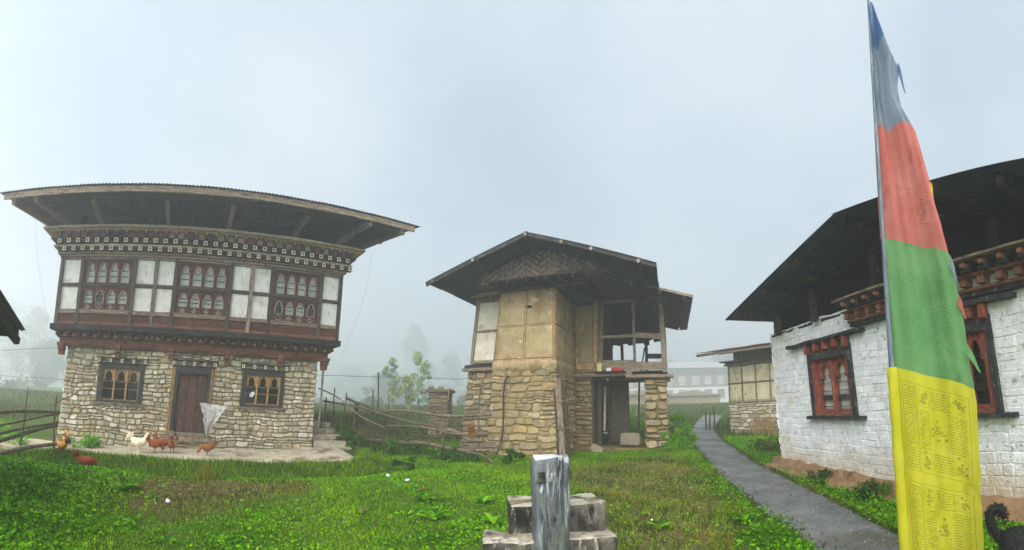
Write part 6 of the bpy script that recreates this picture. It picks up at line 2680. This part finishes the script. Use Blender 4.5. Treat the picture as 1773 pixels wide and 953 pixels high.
TREES = [(-66, 80, 15, 12, 'broad dark tree at the far left, faint in the mist'), (-62, 105, 21, 13, 'tall tree rising behind the left fence in the mist'), (-70, 98, 20, 15, 'big faint tree at the left edge behind the shed roof'), (-56.5, 115, 15, 13, 'misty tree nearest the left wall of the farmhouse'),
         (-64, 60, 6.5, 7, 'low rounded tree behind the pole fence'), (-13.5, 112, 22, 13, 'tall pale tree in the mist left of the derelict house'), (-8.5, 118, 15, 10, 'faint tree just left of the derelict house wall'),
         (-22, 130, 11, 14, 'very faint spreading tree above the brushwood fence'), (21, 84, 9, 9, 'dim tree behind the rubble pier'), (30, 95, 12, 12, 'dim tree beside the far long building'), (-17, 62, 5, 7, 'small rounded tree in the mist behind the brushwood fence')]
for i, (a, d, h, w, lab) in enumerate(TREES):
    d, h, w = d * 2.0, h * 1.95, w * 1.95
    x, y = polar(a, d)
    tree('tree', lab, 'tree', (x, y, float(gz(x, y))), h, w, 30, 110, .16 + d * .0032, 'tree_leaf', 'trees in the mist', 40 + i, trunk=.16, lo=.12)
for i, (a, d, h, w, m_, lab) in enumerate(((-16.6, 42, 5.0, 2.0, 'pale_leaf', 'slim pale green sapling behind the fence'), (-12.9, 38, 5.2, 2.6, 'pale_leaf', 'pale yellow green bush behind the fence near the stone stack'), (-14.6, 36, 3.0, 1.8, 'pale_leaf', 'small leaning pale bush between the sapling and the stone stack'))):
    x, y = polar(a, d)
    tree('sapling', lab, 'sapling', (x, y, float(gz(x, y))), h, w, 24, 70, .14, m_, 'pale saplings behind the fence', 90 + i, trunk=.03, lo=.15)


def shrub(label, x, y, r, h, n, ls, m, group=None, seed=0, cat='shrub'):
    rd = np.random.default_rng(seed)
    cl = []
    for i in range(n):
        a, q = rd.random() * 6.283, rd.random() ** .6
        cl.append((math.cos(a) * r * q, math.sin(a) * r * q * .7, h * (.15 + .8 * rd.random() * (1 - .5 * q)), r * .28))
    V, rv = leaf_cloud(cl, 46, ls, rd)
    V[:, 2] = np.maximum(V[:, 2], -.02)
    o = np_mesh('shrub', V, np.arange(len(V)).reshape(-1, 4), rv, M[m], None, nv=4)
    o.location = (x, y, float(gz(x, y)))
    tag(o, label, cat, group)
    return o


for i, (x, y, r, h, n, ls, m_, lab) in enumerate((
        (.02, 10.78, .26, .50, 9, .07, 'shrub', 'dark leafy plant at the foot of the ochre stone bay'),
        (-4.9, 12.2, .55, .55, 16, .05, 'shrub', 'dark bush under the brushwood heap beside the steps'),
        (-3.2, 12.0, .9, .40, 22, .05, 'shrub', 'dark weeds massed under the middle of the fence'),
        (-1.6, 11.2, .7, .32, 16, .05, 'shrub', 'dark weeds under the pale log of the fence'),
        (-2.4, 9.4, .32, .36, 8, .05, 'shrub', 'isolated dark clump of weeds on the lawn before the fence'),
        (4.9, 11.6, .5, .85, 14, .05, 'leafy', 'tall weeds beside the rubble pier at the track'),
        (5.4, 13.6, .8, 1.2, 20, .06, 'leafy', 'high green weeds left of the track behind the pier'),
        (4.4, 15.5, 1.1, 1.1, 24, .06, 'leafy', 'green bushes seen through the opening under the gallery'),
        (-9.9, 6.0, .7, .55, 16, .05, 'leafy', 'bright weeds behind the fence at the farmhouse corner'),
        (-10.6, 4.2, .9, .5, 18, .05, 'leafy', 'bright bush behind the poles of the left fence'),
        (7.0, 10.0, .9, .28, 18, .05, 'rough_grass', 'weedy bank right of the track by the white house corner'),
        (5.15, 5.6, .45, .22, 14, .04, 'shrub', 'weeds along the track before the red window'),
        (4.75, 4.2, .45, .20, 14, .04, 'shrub', 'weeds along the track left of the flag'),
        (5.9, 7.4, .45, .22, 14, .04, 'shrub', 'dark weeds at the foot of the white house'))):
    shrub(lab, x, y, r, h, n, ls, m_, 'shrubs and weeds', 200 + i)

# far hedges that read as one mass
rd = np.random.default_rng(5)
cl = []
for i in range(150):
    a = rd.uniform(-75, 75)
    d = rd.uniform(60, 200)
    x, y = polar(a, d)
    if 12 < a < 34 and d < 220:
        continue
    cl.append((x, y, float(gz(x, y)) + rd.uniform(.2, 1.4), rd.uniform(1.2, 2.6)))
V, rv = leaf_cloud(cl, 90, .5, rd)
o = np_mesh('undergrowth', V, np.arange(len(V)).reshape(-1, 4), rv, M['tree_leaf'], None, nv=4)
tag(o, 'blurred green undergrowth across the misty fields behind the houses', 'undergrowth', kind='stuff')

# ================================================================== grass and ground cover
NOGO = [PATH_POLY, APRON_POLY, HB_POLY, HC_POLY]


def scatter(n, dmin, dmax, amax=80, power=1.0, seed=0):
    rd = np.random.default_rng(seed)
    th = np.radians(rd.uniform(-amax, amax, n))
    d = dmin + (dmax - dmin) * rd.random(n) ** power
    x, y = d * np.sin(th), d * np.cos(th)
    keep = np.ones(n, bool)
    for p in NOGO:
        keep &= ~in_poly(x, y, p)
    keep &= ~((np.abs(x - .27) < .55) & (y > 2.6) & (y < 3.45))
    return x[keep], y[keep], d[keep], rd


def blades(name, x, y, d, rd, h, w, m, lab, cat, lean=.5):
    n = len(x)
    z = gz(x, y) - .005
    a = rd.uniform(0, 6.283, n)
    hh = h * rd.uniform(.5, 1.25, n) if np.isscalar(h) else h * rd.uniform(.5, 1.25, n)
    ww = w * rd.uniform(.7, 1.3, n) * (1 + .06 * d)
    l = lean * hh * rd.random(n)
    b_ = rd.uniform(0, 6.283, n)
    p0 = np.stack([x - np.cos(a) * ww, y - np.sin(a) * ww, z], -1)
    p1 = np.stack([x + np.cos(a) * ww, y + np.sin(a) * ww, z], -1)
    p2 = np.stack([x + np.cos(b_) * l, y + np.sin(b_) * l, z + hh], -1)
    V = np.stack([p0, p1, p2], 1).reshape(-1, 3)
    o = np_mesh(name, V, np.arange(3 * n).reshape(-1, 3), np.repeat(rd.random(n), 3), M[m])
    return tag(o, lab, cat, kind='stuff')


def leaves(name, x, y, d, rd, size, height, m, lab, cat, up=.7):
    n = len(x)
    z = gz(x, y) + height * rd.random(n)
    a = rd.uniform(0, 6.283, n)
    nr = rd.normal(size=(n, 3)) * .45 + np.array([0, 0, up])
    nr /= np.linalg.norm(nr, axis=1)[:, None]
    t = np.stack([np.cos(a), np.sin(a), np.zeros(n)], -1)
    t -= nr * (t * nr).sum(1)[:, None]
    t /= np.linalg.norm(t, axis=1)[:, None]
    s = np.cross(nr, t)
    L_ = (size * rd.uniform(.6, 1.4, n))[:, None]
    p = np.stack([x, y, z], -1)
    V = np.stack([p - t * L_ * .5, p + s * L_ * .34, p + t * L_ * .6, p - s * L_ * .34], 1).reshape(-1, 3)
    o = np_mesh(name, V, np.arange(4 * n).reshape(-1, 4), np.repeat(rd.random(n), 4), M[m], None, nv=4)
    return tag(o, lab, cat, kind='stuff')


def pnoise(x, y, sc_, off=0):
    return (np.sin(x * sc_ * 1.3 + off) * np.sin(y * sc_ * 1.1 + off * 2) + np.sin(x * sc_ * 2.7 + y * sc_ * 1.9 + off) * .6 + np.sin(x * sc_ * 4.1 - y * sc_ * 5.3 + off * 3) * .4) / 2


x, y, d, rd = scatter(430000, 2.6, 17, 80, .85, 1)
bare = bareness(x, y)
keep = rd.random(len(x)) > bare * .93
x, y, d = x[keep], y[keep], d[keep]
h = .036 * (1 + .6 * pnoise(x, y, 1.1, 2))
u = (x - HA_O[0]) * math.cos(HA_R) + (y - HA_O[1]) * math.sin(HA_R)
v = -(x - HA_O[0]) * math.sin(HA_R) + (y - HA_O[1]) * math.cos(HA_R)
h = np.where((v > -3.4) & (u < 4.6), .12, h)
blades('grass', x, y, d, rd, h, .0050, 'grass', 'short bright green grass of the lawn', 'grass', 1.3)
x, y, d, rd = scatter(70000, 16, 48, 80, 1.0, 2)
blades('meadow_grass', x, y, d, rd, .28, .010, 'rough_grass', 'taller misty grass of the fields beyond the houses', 'grass')
x, y, d, rd = scatter(260000, 2.6, 13, 80, .9, 3)
bare = bareness(x, y)
keep = (bare > .25) & (rd.random(len(x)) < .8)
x2, y2, d2 = x[keep], y[keep], d[keep]
k3 = rd.random(len(x2)) < .55 + .5 * pnoise(x2, y2, 2.2, 8)
x2, y2, d2 = x2[k3], y2[k3], d2[k3]
k2 = rd.random(len(x2)) < .5 + .8 * pnoise(x2, y2, 1.6, 4)
blades('dry_grass', x2[k2], y2[k2], d2[k2], rd, .055 * (1 + .7 * pnoise(x2[k2], y2[k2], 2.7, 3)), .005, 'dry', 'dry tan grass on the worn patches', 'dry grass', .9)
blades('rough_grass', x2[~k2], y2[~k2], d2[~k2], rd, .075 * (1 + .7 * pnoise(x2[~k2], y2[~k2], 2.1, 5)), .006, 'rough_grass', 'rough dark grass on the worn patches', 'rough grass', .9)
x, y, d, rd = scatter(210000, 2.6, 12, 80, .9, 6)
lf = in_poly(x + .5 * pnoise(x, y, 3.3, 1) + rd.normal(size=len(x)) * .25, y + .5 * pnoise(x, y, 3.7, 2) + rd.normal(size=len(x)) * .25, LEAFY)
nz_ = pnoise(x, y, .9, 1)
keep = (lf & (rd.random(len(x)) < .62)) | (~lf & (nz_ + .5 * pnoise(x, y, 3.1, 6) > .10) & (rd.random(len(x)) < .55) & (bareness(x, y) < .4)) | (rd.random(len(x)) < .06)
x, y, d, lf = x[keep], y[keep], d[keep], lf[keep]
leaves('leafy_ground_cover', x, y, d, rd, np.where(lf, .056, .042) * (1 + .35 * pnoise(x, y, 2.6, 9)), np.where(lf, .075 * (1 + .8 * pnoise(x, y, 2.0, 3)), .045), 'leafy', 'leafy green weeds spreading through the lawn', 'weeds')
# weeds creeping over the broken edges of the track
rd = np.random.default_rng(21)
n = 9000
k = rd.integers(30, NL - 30, n)
side = rd.random(n) < .5
f = rd.random(n)
e0 = np.where(side[:, None], pl[k] * (1 - f[:, None]) + pl[k + 1] * f[:, None], pr[k] * (1 - f[:, None]) + pr[k + 1] * f[:, None])
mid = (pl[k] + pr[k]) / 2
dirn = (mid - e0) / np.linalg.norm(mid - e0, axis=1)[:, None]
amt = np.abs(rd.normal(size=n)) * .10 * (1 + 1.2 * pnoise(e0[:, 0], e0[:, 1], 2.4, 7)) - .03
q = e0 + dirn * amt[:, None]
leaves('creeping_weeds', q[:, 0], q[:, 1], np.hypot(q[:, 0], q[:, 1]), rd, np.full(n, .034), .03 + .05 * rd.random(n), 'rough_grass', 'small dark weeds creeping over the edges of the track', 'weeds')
# verge weeds along the track
x, y, d, rd = scatter(240000, 2.6, 16, 80, .9, 9)
dl = np.min(np.hypot(x[:, None] - pl[::6, 0], y[:, None] - pl[::6, 1]), 1)
dr = np.min(np.hypot(x[:, None] - pr[::6, 0], y[:, None] - pr[::6, 1]), 1)
keep = ((dl < .55) & (rd.random(len(x)) < 1.0 - dl / .6)) | ((dr < .8) & (rd.random(len(x)) < .8))
leaves('verge_weeds', x[keep], y[keep], d[keep], rd, np.full(keep.sum(), .040), .12 * (1 + .7 * pnoise(x[keep], y[keep], 2.3, 5)), 'leafy', 'weeds crowding both edges of the gravel track', 'weeds')
x, y, d, rd = scatter(150000, 6, 16, 80, .9, 10)
u = (x - HA_O[0]) * math.cos(HA_R) + (y - HA_O[1]) * math.sin(HA_R)
v = -(x - HA_O[0]) * math.sin(HA_R) + (y - HA_O[1]) * math.cos(HA_R)
keep = (v > -3.5) & (v < -1.95) & (u < 4.8)
blades('bank_grass', x[keep], y[keep], d[keep], rd, .15, .006, 'rough_grass', 'darker long grass on the bank below the apron', 'grass', .7)


def rosette(label, x, y, n, ln, w, m, seed, group):
    """broad-leaved plant: each long leaf bends outwards"""
    rr = random.Random(seed)
    t = thing('broadleaf_plant', label, 'plant', (x, y, float(gz(x, y))), 0, group)
    for i in range(n):
        a = 6.283 * i / n + rr.uniform(-.3, .3)
        L_ = ln * rr.uniform(.7, 1.15)
        el = rr.uniform(.5, 1.2)
        mb = MB()
        vs, fs = [], []
        for k in range(6):
            q = k / 5
            r_ = L_ * q * math.cos(el * (1 - .5 * q))
            z = L_ * q * math.sin(el * (1 - .55 * q))
            ww = w * math.sin(math.pi * (.08 + .9 * q)) * .5
            for s, up_ in ((-1, .25), (0, 0), (1, .25)):
                vs.append((math.cos(a) * r_ - math.sin(a) * ww * s, math.sin(a) * r_ + math.cos(a) * ww * s, z + up_ * ww))
        for k in range(5):
            for s in (0, 1):
                b_ = k * 3 + s
                fs.append((b_, b_ + 1, b_ + 4, b_ + 3))
        mb.add(vs, fs, r=rr.random())
        mb.build('leaf', M[m], t, None, True)


for i, (x, y, n, ln, w, lab) in enumerate(((-1.35, 6.4, 9, .26, .085, 'broadleaf plant in the middle of the lawn'), (-1.05, 5.6, 10, .30, .09, 'large broadleaf plant on the lawn nearest the pillar blocks'), (-.45, 6.6, 9, .26, .09, 'broadleaf plant left of the pillar'),
        (-.25, 5.5, 8, .22, .08, 'small broadleaf plant close beside the mouldy block'), (-5.0, 3.9, 10, .32, .12, 'big broadleaf plant at the edge of the weed patch'), (1.75, 4.9, 6, .20, .07, 'small pale broadleaf plant right of the mouldy block'), (2.75, 4.55, 7, .24, .09, 'broadleaf plant at the left edge of the track'), (.75, 9.6, 8, .22, .08, 'broadleaf plant between the pillar and the derelict house'))):
    rosette(lab, x, y, n, ln, w, 'leafy', 500 + i, 'broadleaf plants')

# tuft of straw and litter
rd = np.random.default_rng(77)
n = 160
blades('straw_tuft', -5.05 + rd.normal(size=n) * .08, 5.72 + rd.normal(size=n) * .08, np.full(n, 7.5), rd, .34, .004, 'dry', 'tuft of dead straw standing on the lawn below the door', 'straw', .5)['kind'] = 'thing'
for i, (x, y, s, m_, lab) in enumerate(((-2.36, 7.83, .07, 'litter', 'crumpled white scrap lying on the lawn before the fence'), (-1.88, 7.46, .06, 'litter', 'second white scrap just right of the other on the lawn'), (-4.15, 3.95, .07, 'litter', 'white scrap on the bare patch of the lawn'), (-1.97, 5.44, .07, 'bark', 'short brown stick lying in the grass'), (1.75, 5.15, .03, 'litter', 'tiny white pebble among the brown weeds'), (-1.47, 7.0, .06, 'infill_red', 'broken brick end in the grass'))):
    b = MB()
    rings = []
    for z, q in ((0, .8), (s * .25, 1.0), (s * .5, .5)):
        rings.append([(math.cos(6.283 * k / 9) * s * q * random.uniform(.7, 1.2) * (1.6 if m_ == 'bark' else 1), math.sin(6.283 * k / 9) * s * .6 * q * random.uniform(.6, 1.2), z + random.uniform(0, s * .2)) for k in range(9)])
    b.loft(rings)
    o = b.build('scrap' if m_ == 'litter' else 'stick' if m_ == 'bark' else 'brick_end', M[m_])
    o.location = (x, y, float(gz(x, y)) + .03)
    o.rotation_euler = (0, 0, random.uniform(0, 3))
    tag(o, lab, 'litter' if m_ == 'litter' else 'stick' if m_ == 'bark' else 'brick')
# pebbles on the track
pb_ = MB()
for i in range(1500):
    k = random.randrange(40, NL - 20)
    q = random.uniform(.04, .96)
    x, y = pl[k] * (1 - q) + pr[k] * q
    s = random.uniform(.006, .02)
    z = float(gz(x, y)) + .02 + .025 * (1 - (2 * q - 1) ** 2)
    vs = [(x + dx * s * random.uniform(.7, 1.3), y + dy * s * random.uniform(.7, 1.3), z + dz * s) for dx, dy, dz in ((1, 0, 0), (0, 1, 0), (-1, 0, 0), (0, -1, 0), (0, 0, .8))]
    pb_.add(vs, [(0, 1, 4), (1, 2, 4), (2, 3, 4), (3, 0, 4)], 0, random.random())
o = pb_.build('gravel', M['litter_grey'])
tag(o, 'loose gravel scattered on the grey track', 'gravel', kind='stuff')

# ================================================================== haze
b = MB()
b.box(-300, 300, -300, 305, -2.0, 40)
m = bpy.data.materials.new('mist')
m.use_nodes = True
t = m.node_tree
t.nodes.remove(t.nodes['Principled BSDF'])
pv = t.nodes.new('ShaderNodeVolumePrincipled')
pv.inputs['Color'].default_value = (.92, .97, 1.0, 1)
pv.inputs['Density'].default_value = .0100
pv.inputs['Anisotropy'].default_value = .45
t.links.new(pv.outputs[0], t.nodes['Material Output'].inputs['Volume'])
hz = b.build('haze', m)
hz['kind'] = 'stuff'
hz['label'] = 'pale mist hanging over the whole village'
hz['category'] = 'mist'
